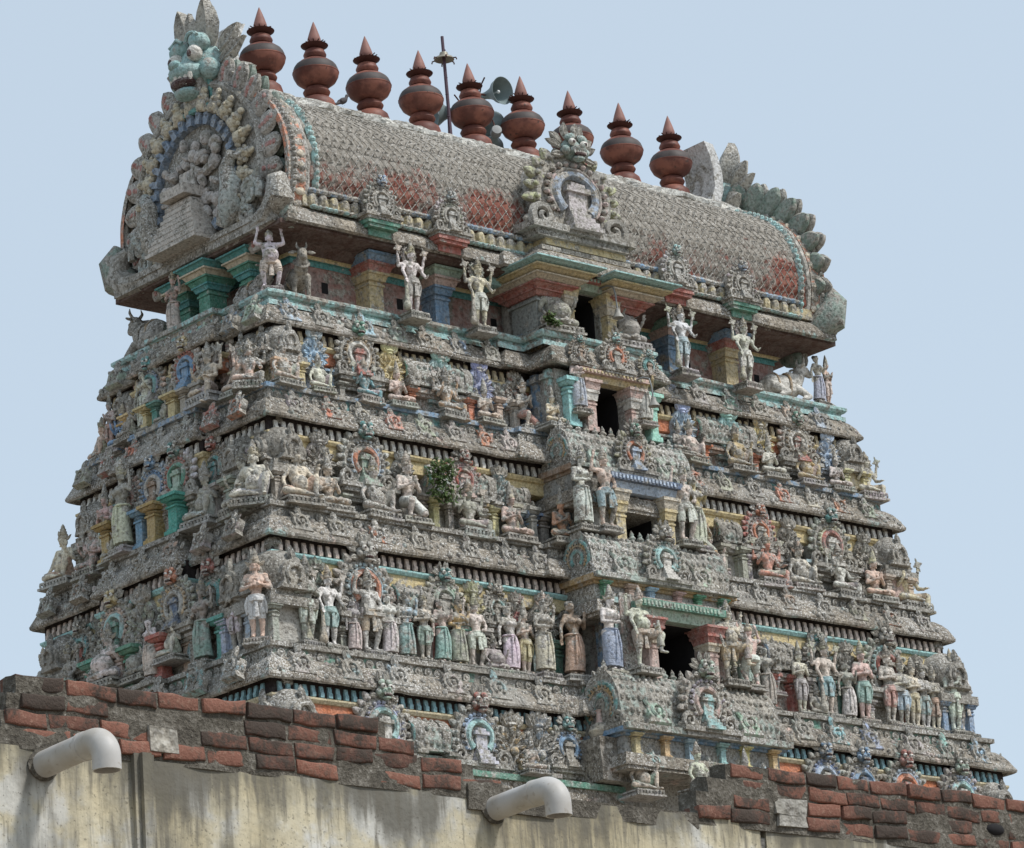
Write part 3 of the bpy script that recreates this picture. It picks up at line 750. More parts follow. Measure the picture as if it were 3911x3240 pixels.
# ------------------------------------------------------------------ gable ends with the giant lion masks
def gable():
    root = None; Z0 = 21.85
    mb = MB()
    plate(mb, horseshoe(1.60, -44, 224, 40, (1.80, -1.22)), -.05, .25, .04)
    mb.tube([(x, -.03, z) for x, z in horseshoe(1.54, -44, 224, 44)], .065, 8); mb.tube([(x, -.05, z) for x, z in horseshoe(1.13, -52, 232, 40)], .05, 7)
    mb.box((0, -.06, -1.22), (4.0, .40, .14)); mb.box((0, -.10, -1.12), (3.4, .36, .10))
    for s in (-1, 1):
        mb.tube([(s*1.4, -.1, -1.18), (s*1.8, -.12, -1.12), (s*2.05, -.12, -.92), (s*2.0, -.12, -.62), (s*1.8, -.12, -.52)], [.16, .2, .22, .16, .05], 9)
    root = mb.build('gable_end', paint((.42, .41, .38), .6), tower, .02, 4)
    mb = MB(); mc = MB(); mg = MB()
    for k in range(23):
        a = radians(-48+276*k/22); d = (cos(a), 0, sin(a)); R = 1.46
        tongue(mb, (R*d[0], .02, R*d[2]), d, .54, .38, .14); tongue(mg, (R*d[0]*.98, .16, R*d[2]*.98), d, .56, .39, .18)
        for q in range(5): mc.ell((d[0]*(R+.14+.07*q)+rnd.uniform(-.03, .03), -.03, d[2]*(R+.14+.07*q)), (.05, .035, .05), None, 6, 4)
    mb.build('leaf_fringe', paint((.45, .41, .37), .5), root, .015, 5); mg.build('leaf_back', paint((.15, .22, .18), .34, .6), root, .012, 5); mc.build('leaf_scroll_band', paint((.44, .17, .15), .32, .6), root, .015, 8)
    # row of small busts under the leaves
    mb = MB()
    for k in range(19):
        a = radians(-42+264*k/18); d = Vector((cos(a), 0, sin(a))); c = d*1.31; sd_ = Vector((-d.z, 0, d.x))
        for p, r in ((c-d*.10, .115), (c+d*.03, .085), (c+d*.13, .06), (c-d*.16+sd_*.09, .06), (c-d*.16-sd_*.09, .06), (c-d*.03+sd_*.1, .045), (c-d*.03-sd_*.1, .045)):
            mb.ell((p.x, -.13, p.z), (r, r*.95, r), None, 8, 5)
        mb.ell((c.x+d.x*.03, -.21, c.z+d.z*.03), (.03, .03, .03), None, 6, 3)
    mb.build('bust_row', paint((.62, .55, .40), .36), root, .015, 8)
    mb = MB()
    for k in range(25):
        a = radians(-58+296*k/24); mb.push(Matrix.Translation((1.0*cos(a), -.10, 1.0*sin(a))) @ Matrix.Rotation(-(a), 4, 'Y')); mb.box((0, 0, 0), (.17, .16, .105)); mb.ell((.07, -.08, 0), (.04, .04, .04), None, 6, 4); mb.pop()
    mb.tube([(x, -.05, z) for x, z in horseshoe(1.0, -58, 238, 40)], .085, 8)
    mb.build('horseshoe_band', paint((.20, .28, .40), .28, .6), root, .014, 6)
    mb = MB(); rg = random.Random(3)
    for k in range(70):                                      # crowded relief inside the horseshoe
        a, q = rg.uniform(0, 2*pi), .85*sqrt(rg.random()); mb.ell((q*cos(a), -.08-rg.random()*.08, q*sin(a)-.05), (rg.uniform(.05, .13), .08, rg.uniform(.05, .15)), Matrix.Rotation(rg.uniform(0, 3), 4, 'Y'), 7, 5)
    mb.build('relief_carving', paint((.52, .48, .46), .42), root, .02, 7)
    mb = MB()
    for k in range(8): mb.box((-.1, -.20-.0*k, -1.08+.10*k), (1.25-.09*k, .75-.055*k, .055)); mb.box((-.1, -.20, -1.03+.10*k), (1.17-.09*k, .68-.055*k, .05))
    mb.box((-.1, -.26, -.20), (.60, .46, .16)); mb.box((-.1, -.1, .02), (.44, .2, .36), (.8, 1))
    mb.build('stepped_pedestal', paint((.58, .53, .48), .38), root, .010, 6)
    for s in (-1, 1):                                        # sea-monster scrolls at both feet
        mb = MB(); mb.tube([(s*.78, -.15, -.98), (s*.98, -.2, -.72), (s*1.06, -.25, -.38), (s*.98, -.27, -.12), (s*1.1, -.25, .06), (s*1.28, -.2, .02)], [.16, .20, .17, .12, .10, .03], 9)
        spiral(mb, (s*1.4, -.62), .26, s, .07, -.16); spiral(mb, (s*1.25, -.95), .16, s, .06, -.16)
        for k in range(4): mb.leaf((s*(1.1+.1*k), -.12, -.9+.12*k), (s*.7, -.2, .6), (0, -1, 0), .36, .2, .1)
        mb.build('scroll_monster', paint((.42, .48, .47), .55), root, .015, 6)
    # the giant lion
    mb = MB(); mb.push(Matrix.Translation((.10, .02, 1.86))); lion(mb, 1.28, True)
    for s in (-1, 1):
        mb.cur = 0; mb.tube([(s*(.05+.3*k/7), -.30-.02*sin(k), .40+.10*sin(k/7*pi)) for k in range(8)], .03, 6)
        mb.cur = 3; mb.leaf((s*.2, .02, .25), (s*.16, .02, 1), (0, -1, .1), .82, .56, .34, .12); mb.leaf((s*.3, .2, -.3), (s*1, .3, .3), (0, -1, 0), .6, .5, .2)
    for k in range(13): a = radians(200+140*k/12); mb.cur = 0; mb.ell((.34*cos(a), -.33+.1*abs(cos(a)), -.02+.2*sin(a)), (.028, .03, .028), None, 6, 4)
    mb.pop()
    mb.build('lion_mask', [paint((.30, .50, .50), .30, .6), paint(WHITE, .12, .4), paint((.07, .03, .03), .1), paint((.47, .44, .38), .5)], root, .012, 5)
    mb = MB(); mb.loft([[(x*.30+.10, y-.12*q, 1.12+.50*q) for x, y in ((-1, .25), (-.8, -.10), (0, -.16), (.8, -.10), (1, .25))] for q in (0, .5, 1)], True); mb.cur = 1
    mb.tube([(-.24, -.10, 1.16), (.1, -.17, 1.13), (.44, -.10, 1.16)], .05, 6)
    for s in (-1, 1): mb.tube([(.10+s*.30, .02, 1.14), (.10+s*.32, -.06, 1.62)], .055, 6)
    mb.build('lion_collar', [paint((.50, .47, .44), .45), paint(TEAL, .15)], root, .012, 4)
    mb = MB()                                               # curved buttress slab behind the lion
    prof = [(.76, 2.74), (.66, 2.52), (.60, 2.25), (.60, 1.95), (.76, 1.5)]
    mb.loft([[(-.40, y, z), (.30, y, z), (.30, y-.2, z-.03), (-.40, y-.2, z-.03)] for y, z in prof], smooth=False)
    mb.build('lion_buttress', paint((.68, .69, .70), .36), root, .012, 3)
    return root
gb = gable(); gb.scale = (.93, .95, .92); gb.location = (-5.22, 0, 21.76); gb.rotation_euler = (0, 0, -pi/2)
for o in copy_tree(gb, tower, (5.22, 0, 21.76), pi/2)[1:]:
    if o.name.startswith('leaf_'): o.scale = (1.17, 1, 1.05)
# ------------------------------------------------------------------ stucco figures (unit height 1 without crown, facing -Y)
def V(*a): return Vector(a)
def hand(mb, w, d, curl=.35):
    """palm, four fingers of different length and a side thumb"""
    w = Vector(w); d = Vector(d).normalized(); sd_ = d.cross(Vector((0, 1, .3))); sd_ = sd_.normalized() if sd_.length > .1 else Vector((1, 0, 0)); n = d.cross(sd_).normalized()
    mb.caps(w, .018, w+d*.035, .02, 6); pc = w+d*.045
    for k, ln in enumerate((.030, .040, .036, .026)):
        b = pc+sd_*(-.021+.014*k); m = b+d*ln*.7+n*ln*curl*.3; e = m+d*ln*.5+n*ln*curl
        mb.caps(b, .0085, m, .008, 5); mb.caps(m, .008, e, .0065, 5)
    tb = w+d*.015+sd_*-.018; mb.caps(tb, .009, tb+d*.022-sd_*.02+n*.008, .008, 5)
def body(hz, legs, arms, belly=.0, bust=0, lean=0.0, hip=0.0, head=(0, 0), thick=1.0, wide=1.0):
    mb = MB(); c = hip; L = lambda z: lean*z
    P = lambda x, y, z: V(x+c*max(0, 1-z*2.2)+0, y-L(z), hz+z)
    mb.caps(P(-.045*wide, 0, 0), .075*thick, P(.045*wide, 0, 0), .075*thick, 10)
    mb.caps(P(0, 0, .03), .072*thick, P(0, 0, .15), .062*thick, 10)
    mb.caps(P(-.03, 0, .17), .066*thick, P(-.055, -.002, .26), .062*thick, 10); mb.caps(P(.03, 0, .17), .066*thick, P(.055, -.002, .26), .062*thick, 10)
    mb.caps(P(-.115*wide, 0, .295), .043, P(.115*wide, 0, .295), .043, 8)
    if belly: mb.ell(P(0, -.05-belly*.3, .10), (.09+belly*.5, .085+belly*.6, .10+belly*.3))
    for s in (-1, 1):
        mb.ell(P(s*.052, -.045-bust*.3, .225), (.05, .035+bust*.5, .045+bust*.1))
    mb.caps(P(0, 0, .31), .038, P(0, -.005, .375), .034, 8)
    hx, hy = head; H = P(hx, -.012+hy, .43)
    mb.ell(H, (.053, .062, .066), None, 12, 8); mb.ell(H+V(hx*.3, -.02, -.03), (.038, .043, .038)); 
    mb.ell(H+V(hx*.3, -.064, -.006), (.011, .018, .016), None, 6, 4); mb.ell(H+V(hx*.3, -.056, -.036), (.021, .012, .008), None, 6, 4)
    for s in (-1, 1):
        mb.ell(H+V(s*.023+hx*.3, -.053, .013), (.013, .010, .009), None, 6, 4); mb.ell(H+V(s*.023+hx*.3, -.052, .026), (.017, .010, .005), None, 6, 3)
        mb.ell(H+V(s*.055, .005, -.012), (.012, .018, .028), None, 6, 4); mb.ell(H+V(s*.058, -.002, -.05), (.014, .014, .016), None, 6, 4)
    for sh, el, wr, hd in arms:
        s = 1 if sh > 0 else -1; S = P(s*.118*wide, 0, .295); E = V(*el); W = V(*wr)
        mb.caps(S, .036*thick, E, .028, 8); mb.caps(E, .029, W, .019, 8)
        mb.tube([E+(W-E)*.82, E+(W-E)*.92], [.026, .026], 8); mb.tube([S+(E-S)*.48, S+(E-S)*.60], [.039, .038], 8)   # bracelets
        hand(mb, W, hd if hd else (W-E))
    for h, k, a, t in legs:
        h, k, a, t = V(*h), V(*k), V(*a), V(*t)
        mb.caps(h, .064*thick, k, .044, 10); mb.caps(k, .045, k+(a-k)*.4, .040, 8); mb.caps(k+(a-k)*.35, .041, a, .025, 8)
        mb.caps(a+V(0, 0, -.012), .025, a+t*.085+V(0, 0, -.022), .019, 7); mb.tube([a+(k-a)*.05, a+(k-a)*.12], [.033, .033], 8)
        for q in range(-2, 3): mb.caps(a+t*.088+V(t.y*-.0, 0, -.026)+Vector((t.y, -t.x, 0))*q*.0085, .0078, a+t*.105+V(0, 0, -.028)+Vector((t.y, -t.x, 0))*q*.0095, .006, 5)
    mb.tube([P(.062*cos(k*pi/8), -.005-.062*sin(k*pi/8) if True else 0, .30-.045*sin(k*pi/8)) for k in range(9)], .013, 6)   # necklace
    return mb, P, H
def crown_mb(H, kind='tall'):
    mb = MB(); mb.push(Matrix.Translation(H))
    if kind == 'tall':
        mb.lathe([(.060, .018), (.070, .035), (.066, .055), (.058, .06), (.062, .085), (.050, .095), (.053, .12), (.040, .132), (.042, .155), (.028, .168), (.026, .19), (.012, .215), (.003, .225)], seg=12)
        for s in (-1, 1): mb.leaf((s*.05, .01, .0), (s*.8, .1, .7), (0, -1, 0), .10, .05, .03)
        mb.leaf((0, -.06, .03), (0, -.1, 1), (0, -1, 0), .09, .05, .03)
    elif kind == 'flat':
        mb.lathe([(.060, .012), (.066, .03), (.062, .06), (.045, .085), (.02, .10), (.004, .105)], seg=12); mb.ell((0, .03, .10), (.03, .03, .035))
    elif kind == 'bun':
        mb.ell((0, .012, .012), (.060, .062, .064)); mb.ell((.0, .055, .05), (.042, .042, .042)); mb.ell((0, -.035, .05), (.03, .02, .015))
    elif kind == 'cone':
        mb.lathe([(.062, .01), (.068, .03), (.055, .05), (.05, .10), (.036, .17), (.02, .23), (.004, .27)], seg=10)
    return mb
def dhoti(P, legs, thick=1.0, ln=.75, pleat=True):
    mb = MB()
    mb.tube([P(0, 0, .055), P(0, 0, .03), P(0, 0, -.03), P(0, 0, -.055)], [.088*thick, .108*thick, .112*thick, .085*thick], 16)
    for h, k, a, t in legs:
        h, k, a = V(*h), V(*k), V(*a)
        e = k if ln < .6 else k+(a-k)*(ln-.5)
        mb.tube([h, h+(k-h)*.5, k] + ([e] if ln > .6 else []), [.072*thick, .064*thick, .054] + ([.05] if ln > .6 else []), 10)
        for q in range(1, 6): c = h+(k-h)*q/6; mb.tube([c-(k-h)*.012, c+(k-h)*.012], [.072*thick-.0035*q, .072*thick-.0035*q], 10)
    if pleat:
        z0 = P(0, 0, 0)
        mb.loft([[(z0.x+x*(.6+.6*q), z0.y-.085-.02*q+y, z0.z+.02-.26*q) for x, y in ((-.035, 0), (-.012, -.015), (.012, -.015), (.035, 0), (.02, .02), (-.02, .02))] for q in (0, .35, .7, 1)])
        for s in (-1, 1): mb.tube([P(s*.10, -.04, .03), P(s*.13, -.04, -.07), P(s*.12, -.03, -.19)], [.018, .024, .014], 6)
    mb.tube([P(.095*cos(a*pi/8), -.095*sin(a*pi/8), .04) for a in range(16)], .014, 6)
    return mb
def skirt(P, hz, sway=.0):
    mb = MB(); n = 26; loops = []
    for q in (0, .12, .3, .5, .7, .86, 1):
        z = .05-(hz-.01+.0)*q; r = .088+.03*sin(min(1, q*2.5)*pi/2)+.012*q
        loops.append([(P(0, 0, 0).x*(1-q)+r*1.12*cos(2*pi*j/n)*(1+.05*sin(j*pi)*q), r*.86*sin(2*pi*j/n)*(1+.07*((j % 2)*2-1)*q)-.02*sin(q*pi), hz+z) for j in range(n)])
    mb.loft(loops, True, True, True)
    for s in (-1, 1): mb.tube([(s*.02, -.11, hz+.02), (s*.035, -.125, hz-.15), (s*.05, -.12, hz-.36)], [.016, .022, .012], 6)
    mb.tube([(.105*cos(a*pi/8), -.09*sin(a*pi/8), hz+.045) for a in range(17)], .015, 6)
    return mb
def halo_mb(H, r=.17):
    mb = MB(); mb.push(Matrix.Translation(H+V(0, .05, .01)))
    plate(mb, [(r*cos(2*pi*k/18), r*sin(2*pi*k/18)) for k in range(18)], -.012, .02, .01)
    ring_xz(mb, r*.92, .016, -.012, 0, 359, 22, 5)
    for k in range(15): a = 2*pi*k/15; mb.leaf((r*.86*cos(a), 0, r*.86*sin(a)), (cos(a), 0, sin(a)), (0, -1, 0), r*.42, r*.34, .03)
    return mb
def plinth_mb(w=.34, d=.26, h=.09):
    mb = MB(); mb.box((0, 0, -h*.85), (w*1.1, d*1.1, h*.3)); mb.box((0, 0, -h*.5), (w*.88, d*.88, h*.5)); mb.box((0, 0, -h*.12), (w, d, h*.25))
    for k in range(9): mb.leaf((w*.48*(k-4)/4, -d*.47, -h*.7), (0, -.3, 1), (0, -1, 0), h*.55, w*.10, .02)
    return mb
ST = lambda x: ((x, 0, .50), (x*1.05, -.012, .275), (x*1.05, .0, .045), (x*.3, -1, 0))
def make_protos():
    R = {}
    def fin(name, hz, legs, arms, crown='tall', cloth='dhoti', halo=0, plinth=1, extra=None, vox=.0105, ln=.75, **k):
        mb, P, H = body(hz, legs, arms, **k)
        d = {'body': remesh(mb, vox, 1, .007, 13)}
        def M_(m, nm, r=.004):
            me = bpy.data.meshes.new(nm); me.from_pydata([tuple(v+mnoise.noise_vector(v*11)*r) for v in m.v], [], m.f); me.polygons.foreach_set('use_smooth', m.sm); me.set_sharp_from_angle(angle=radians(50)); return me
        d['hair' if crown == 'bun' else 'headdress'] = M_(crown_mb(H, crown), 'headdress')
        if cloth == 'dhoti': d['loincloth'] = M_(dhoti(P, legs, k.get('thick', 1.0), ln, hz > .3), 'loincloth')
        elif cloth == 'skirt': d['long_skirt'] = M_(skirt(P, hz), 'long_skirt')
        if halo: d['halo'] = M_(halo_mb(H, halo), 'halo')
        if plinth: d['plinth'] = M_(plinth_mb(*(plinth if isinstance(plinth, tuple) else ())), 'plinth')
        for nm, m in (extra or {}).items(): d[nm] = M_(m, nm)
        for me in d.values(): me.materials.clear(); me.materials.append(TINT)
        R[name] = d
    def disc(p):
        m = MB(); m.push(Matrix.Translation(p)); plate(m, [(.05*cos(2*pi*k/12), .05*sin(2*pi*k/12)) for k in range(12)], -.012, .012, .008)
        for k in range(4): a = k*pi/2+.4; m.leaf((.04*cos(a), 0, .04*sin(a)), (cos(a), 0, sin(a)), (0, -1, 0), .06, .04, .02)
        return m
    def join(*ms):
        o = MB()
        for m in ms: o.add(m.v, m.f)
        return o
    club = MB(); club.tube([(-.235, -.13, .02), (-.22, -.12, .30), (-.205, -.10, .46)], [.05, .026, .018], 8); club.ell((-.236, -.13, .06), (.062, .062, .075)); club.ell((-.205, -.10, .47), (.03, .03, .03))
    guard_arms = [(-1, (-.20, -.03, .66), (-.21, -.115, .50), (0, -.3, -1)), (1, (.20, -.03, .66), (.175, -.13, .56), (-.4, -.8, .3)), (-1, (-.235, .02, .73), (-.26, -.01, .92), (0, -.1, 1)), (1, (.235, .02, .73), (.26, -.01, .92), (0, -.1, 1))]
    fin('four_arm_guard', .50, [ST(-.065), ST(.065)], guard_arms, halo=.13, extra={'club': club, 'emblem': join(disc((-.26, -.02, 1.0)), disc((.26, -.02, 1.0)))}, ln=.55, plinth=(.36, .30, .12))
    fin('arms_crossed', .50, [ST(-.055), ST(.055)], [(-1, (-.185, -.02, .64), (-.02, -.115, .66), (1, -.1, .2)), (1, (.185, -.02, .64), (.02, -.105, .69), (-1, -.1, .2))], ln=.62)
    fin('praying', .50, [ST(-.05), ST(.05)], [(-1, (-.165, -.03, .63), (-.02, -.13, .68), (.2, -.2, 1)), (1, (.165, -.03, .63), (.02, -.13, .68), (-.2, -.2, 1))], ln=.8, crown='cone')
    fin('lady', .50, [ST(-.05), ST(.05)], [(-1, (-.175, .0, .65), (-.20, -.03, .48), (0, 0, -1)), (1, (.18, -.02, .66), (.13, -.12, .76), (-.2, -.2, 1))], crown='bun', cloth='skirt', bust=.05, hip=.03, head=(-.02, 0), wide=.9)
    fin('lady_holding', .50, [ST(-.05), ST(.05)], [(-1, (-.17, -.03, .64), (-.06, -.13, .62), (1, -.3, .1)), (1, (.19, .0, .72), (.21, -.02, .90), (-.2, -.1, 1))], crown='tall', cloth='skirt', bust=.05, hip=-.03, head=(.02, 0), wide=.9)
    fin('arm_raised', .50, [ST(-.07), ((.07, 0, .50), (.11, -.06, .29), (.09, .02, .05), (.6, -.8, 0))], [(-1, (-.22, .0, .80), (-.20, -.03, .98), (.2, 0, 1)), (1, (.2, 0, .66), (.12, -.10, .56), (-1, -.2, 0))], ln=.5, hip=.02)
    club2 = MB(); club2.tube([(.20, -.16, .30), (.19, -.15, .66)], [.055, .02], 8)
    fin('kicking_guard', .50, [((-.065, 0, .50), (-.08, -.02, .27), (-.07, .0, .045), (-.2, -1, 0)), ((.065, -.02, .49), (.24, -.16, .47), (.19, -.17, .24), (.9, -.4, 0))], guard_arms, thick=1.18, belly=.03, ln=.5, extra={'club': club2}, halo=.12, plinth=(.40, .3, .1))
    fin('dwarf_bearer', .42, [((-.075, 0, .42), (-.13, -.06, .24), (-.10, .0, .045), (-.4, -.9, 0)), ((.075, 0, .42), (.13, -.06, .24), (.10, .0, .045), (.4, -.9, 0))], [(-1, (-.23, -.02, .74), (-.19, -.04, .92), (.1, 0, 1)), (1, (.23, -.02, .74), (.19, -.04, .92), (-.1, 0, 1))], belly=.09, thick=1.25, crown='flat', ln=.5)
    # seated
    cl = [((-.07, 0, .09), (-.235, -.13, .075), (-.01, -.20, .05), (1, -.2, 0)), ((.07, 0, .09), (.235, -.13, .075), (.01, -.235, .075), (-1, -.2, 0))]
    fin('seated_praying', .09, cl, [(-1, (-.165, -.03, .23), (-.02, -.14, .29), (.2, -.2, 1)), (1, (.165, -.03, .23), (.02, -.14, .29), (-.2, -.2, 1))], ln=.55, crown='cone', plinth=(.52, .44, .10))
    fin('seated_four_arm', .09, [cl[0], ((.07, 0, .09), (.20, -.17, .10), (.17, -.19, -.12), (.2, -1, 0))], [(-1, (-.19, -.03, .25), (-.19, -.13, .33), (0, -.1, 1)), (1, (.19, -.03, .24), (.17, -.15, .20), (0, -1, .1)), (-1, (-.23, .02, .33), (-.25, 0, .50), (0, 0, 1)), (1, (.23, .02, .33), (.25, 0, .50), (0, 0, 1))], ln=.55, halo=.15, plinth=(.50, .42, .14), extra={'emblem': join(disc((-.25, -.01, .58)), disc((.25, -.01, .58)))})
    fin('seated_broad', .09, [cl[0], ((.07, 0, .09), (.17, -.14, .26), (.15, -.17, .04), (.3, -1, 0))], [(-1, (-.20, -.02, .24), (-.22, -.09, .12), (0, -.5, -1)), (1, (.22, -.05, .25), (.19, -.15, .33), (0, -.4, 1))], ln=.55, belly=.03, thick=1.12, plinth=(.50, .42, .10))
    fin('pot_bellied', .10, cl, [(-1, (-.23, -.04, .24), (-.22, -.14, .14), (0, -1, -.2)), (1, (.23, -.04, .24), (.23, -.15, .33), (0, -.2, 1))], ln=.55, belly=.15, thick=1.3, wide=1.25, crown='tall', plinth=(.56, .46, .10))
    fin('kneeling', .24, [((-.065, 0, .24), (-.09, -.19, .20), (-.08, -.14, .03), (0, -1, 0)), ((.065, 0, .24), (.10, -.20, .05), (.08, .05, .05), (0, 1, 0))], [(-1, (-.16, -.04, .39), (-.02, -.15, .45), (.2, -.2, 1)), (1, (.16, -.04, .39), (.02, -.15, .45), (-.2, -.2, 1))], ln=.55, crown='tall', plinth=(.4, .4, .08))
    return R
FIG = make_protos()
STAT_ALL = []
def figure(pose, face, x, y, z, s, skin, cloth, label, group, rz=0, wear=.5, halo=True, plinth=True, crown=None):
    """one stucco figure = an empty with body, headdress, garment ... as parts"""
    r = empty('statue', fpos(face, x, -y, z), RF[face]+rz, label, 'statue', group); r.scale = (s, s, s)
    for nm, me in FIG[pose].items():
        if nm == 'halo' and not halo: continue
        if nm == 'plinth' and not plinth: continue
        tint = {'body': skin, 'loincloth': cloth, 'long_skirt': cloth, 'hair': (.06, .05, .05), 'headdress': crown or (.47, .40, .28), 'plinth': (.40, .39, .36), 'halo': (.42, .40, .36)}.get(nm, (.44, .40, .33))
        wr = wear+(.12 if nm in ('headdress', 'halo', 'plinth') else 0)-(.1 if nm in ('loincloth', 'long_skirt') else 0)
        link(nm, me, r, None, jit(tint, .05), wr)
    STAT_ALL.append(r); return r
# bulls
def bull_mesh(lying=True):
    mb = MB()
    if lying:
        mb.ell((.0, 0, .26), (.36, .19, .22), None, 12, 8); mb.ell((-.22, 0, .26), (.20, .20, .21), None, 12, 8); mb.ell((.17, 0, .46), (.13, .10, .10))
        mb.caps((.26, 0, .36), .15, (.42, 0, .60), .10, 10); mb.caps((.44, 0, .64), .095, (.60, 0, .55), .06, 10); mb.ell((.61, 0, .55), (.05, .055, .05))
        for s in (-1, 1):
            mb.tube([(.44, s*.06, .71), (.43, s*.10, .78), (.45, s*.09, .86)], [.03, .026, .008], 6); mb.leaf((.40, s*.08, .66), (-.4, s*1, 0), (0, 0, 1), .16, .08, .05)
            mb.ell((.51, s*.075, .63), (.022, .02, .022), None, 6, 4)
            mb.caps((.24, s*.13, .22), .075, (.44, s*.17, .10), .05, 8); mb.caps((.44, s*.17, .10), .05, (.30, s*.19, .05), .04, 8)
            mb.caps((-.26, s*.16, .20), .10, (-.05, s*.22, .12), .06, 8); mb.caps((-.05, s*.22, .12), .055, (-.22, s*.23, .05), .04, 8)
        mb.tube([(-.40, .02, .34), (-.46, .05, .25), (-.42, .12, .10), (-.34, .18, .05)], [.03, .024, .02, .03], 6)
        mb.tube([(.33+.02*cos(a*.5), .16*cos(a*pi/6), .50-.15*sin(a*pi/6)*.4-.04) for a in range(13)], .022, 6)
    else:
        mb.ell((.0, .12, .46), (.20, .38, .21), None, 12, 8); mb.ell((0, -.12, .66), (.09, .12, .09)); mb.caps((0, -.2, .55), .14, (0, -.36, .78), .10, 10)
        mb.caps((0, -.38, .84), .095, (0, -.52, .70), .06, 10); mb.ell((0, -.53, .69), (.058, .05, .045))
        for s in (-1, 1):
            mb.tube([(s*.06, -.36, .91), (s*.10, -.35, .97), (s*.09, -.36, 1.06)], [.03, .026, .008], 6); mb.leaf((s*.09, -.34, .86), (s*1, 0, -.15), (0, -1, 0), .19, .09, .05)
            mb.ell((s*.06, -.46, .83), (.022, .022, .022), None, 6, 4)
            for yy in (-.16, .36):
                mb.caps((s*.12, yy, .42), .085, (s*.13, yy-.01, .22), .05, 8); mb.caps((s*.13, yy-.01, .22), .045, (s*.13, yy, .03), .04, 8)
        mb.tube([(0, .50, .55), (.03, .54, .40), (.02, .53, .18)], [.028, .022, .03], 6)
        mb.tube([(.15*cos(a*pi/6), -.27-.10*sin(a*pi/6), .66-.12*sin(a*pi/6)) for a in range(13)], .022, 6)
    me = remesh(mb, .014, 2, .006); me.materials.append(TINT); return me
BULL = {True: bull_mesh(True), False: bull_mesh(False)}
def bull(lying, loc, rz, s, tint, label, wear=.55):
    r = empty('bull_statue', loc, rz, label, 'bull statue', 'bulls on the gallery corners'); r.scale = (s, s, s)
    link('body', BULL[lying], r, None, tint, wear)
    mb = MB()
    if lying: mb.tube([(.05+.17*0, .20*cos(a*pi/8), .27+.235*sin(a*pi/8)) for a in range(-2, 11)], .02, 6); mb.tube([(-.2, .205*cos(a*pi/8), .27+.215*sin(a*pi/8)) for a in range(-2, 11)], .016, 6)
    else: mb.tube([(.215*cos(a*pi/8), .12, .46+.225*sin(a*pi/8)) for a in range(-3, 12)], .02, 6)
    mb.build('saddle_strap', TINT, r, .003, tint=(.5, .34, .18), wear=wear); return r
# ------------------------------------------------------------------ shrines and figures, storey by storey
CO = {'cream': (.74, .66, .54), 'pink': (.70, .51, .43), 'white': (.80, .79, .77), 'grey': GREYC, 'ochre': (.58, .40, .18), 'blue': (.22, .38, .55), 'teal': (.16, .42, .41), 'green': (.14, .36, .22), 'red': (.50, .17, .12), 'orange': (.60, .27, .15), 'brown': (.36, .24, .16), 'sky': LBLUE}
CW = {'cream': 'cream', 'pink': 'pinkish', 'white': 'whitewashed', 'grey': 'lichen-grey', 'ochre': 'ochre', 'blue': 'blue', 'teal': 'teal', 'green': 'green', 'red': 'red', 'orange': 'orange', 'brown': 'brown', 'sky': 'pale blue'}
PD = {'four_arm_guard': 'four-armed standing guard', 'arms_crossed': 'standing man with folded arms', 'praying': 'standing man with joined palms', 'lady': 'standing woman', 'lady_holding': 'woman with raised arm',
      'arm_raised': 'striding figure with raised arm', 'kicking_guard': 'stout guard with lifted leg', 'dwarf_bearer': 'dwarf with raised arms', 'seated_praying': 'cross-legged praying figure',
      'seated_four_arm': 'seated four-armed deity', 'seated_broad': 'seated figure', 'pot_bellied': 'pot-bellied seated figure', 'kneeling': 'kneeling praying figure'}
ORD = 'first second third fourth fifth sixth seventh eighth ninth tenth eleventh twelfth thirteenth fourteenth fifteenth sixteenth seventeenth eighteenth nineteenth twentieth'.split()+['twenty-first', 'twenty-second', 'twenty-third', 'twenty-fourth', 'twenty-fifth', 'twenty-sixth', 'twenty-seventh', 'twenty-eighth', 'twenty-ninth', 'thirtieth', 'thirty-first', 'thirty-second', 'thirty-third', 'thirty-fourth', 'thirty-fifth', 'thirty-sixth', 'thirty-seventh', 'thirty-eighth']
LV = {'T0': 'gallery ledge', 'T1': 'storey under the gallery', 'T2': 'middle storey', 'T3': 'crowded storey', 'T4': 'lowest row above the wall'}
def row(tier, face, y, z, items):
    items = sorted(items, key=lambda q: q[1]); fc = 'front' if face == 'front' else 'left side'
    for i, q in enumerate(items):
        pose, x, s, sk, cl = q[:5]; k = q[5] if len(q) > 5 else {}
        where = ('beside the doorway, ' if face == 'front' and abs(x) < 1.5 and tier != 'T4' else '')
        cw = ' in %s %s' % (CW[cl], 'skirt' if pose.startswith('lady') else 'loincloth') if cl != sk else ''
        lab = '%s %s%s, %s%s from left on %s of %s' % (CW[sk], PD[pose], cw, where, ORD[i], fc, LV[tier])
        ws = lab.split()
        if len(ws) > 16: lab = '%s %s, %s from left on %s of %s' % (CW[sk], PD[pose], ORD[i], fc, LV[tier])
        if len(lab.split()) > 16: lab = lab.replace('storey under the gallery', 'upper storey')
        clt = tuple(.68*a_+.32*b_ for a_, b_ in zip(CO[cl], (.6, .58, .54)))
        figure(pose, face, x, y+k.get('dy', 0)+(.12 if face == 'left' and abs(x) < .96 and tier != 'T0' else 0), z+k.get('dz', 0)+(.09*s if k.get('plinth', True) else 0), s*(1.17 if tier in ('T1', 'T2') else 1.07 if tier != 'T0' else 1.04), CO[sk], clt, lab, 'stucco figures on the %s' % LV[tier], k.get('rz', rnd.uniform(-.12, .12)), k.get('wear', rnd.uniform(.34, .52)), k.get('halo', True), k.get('plinth', True))
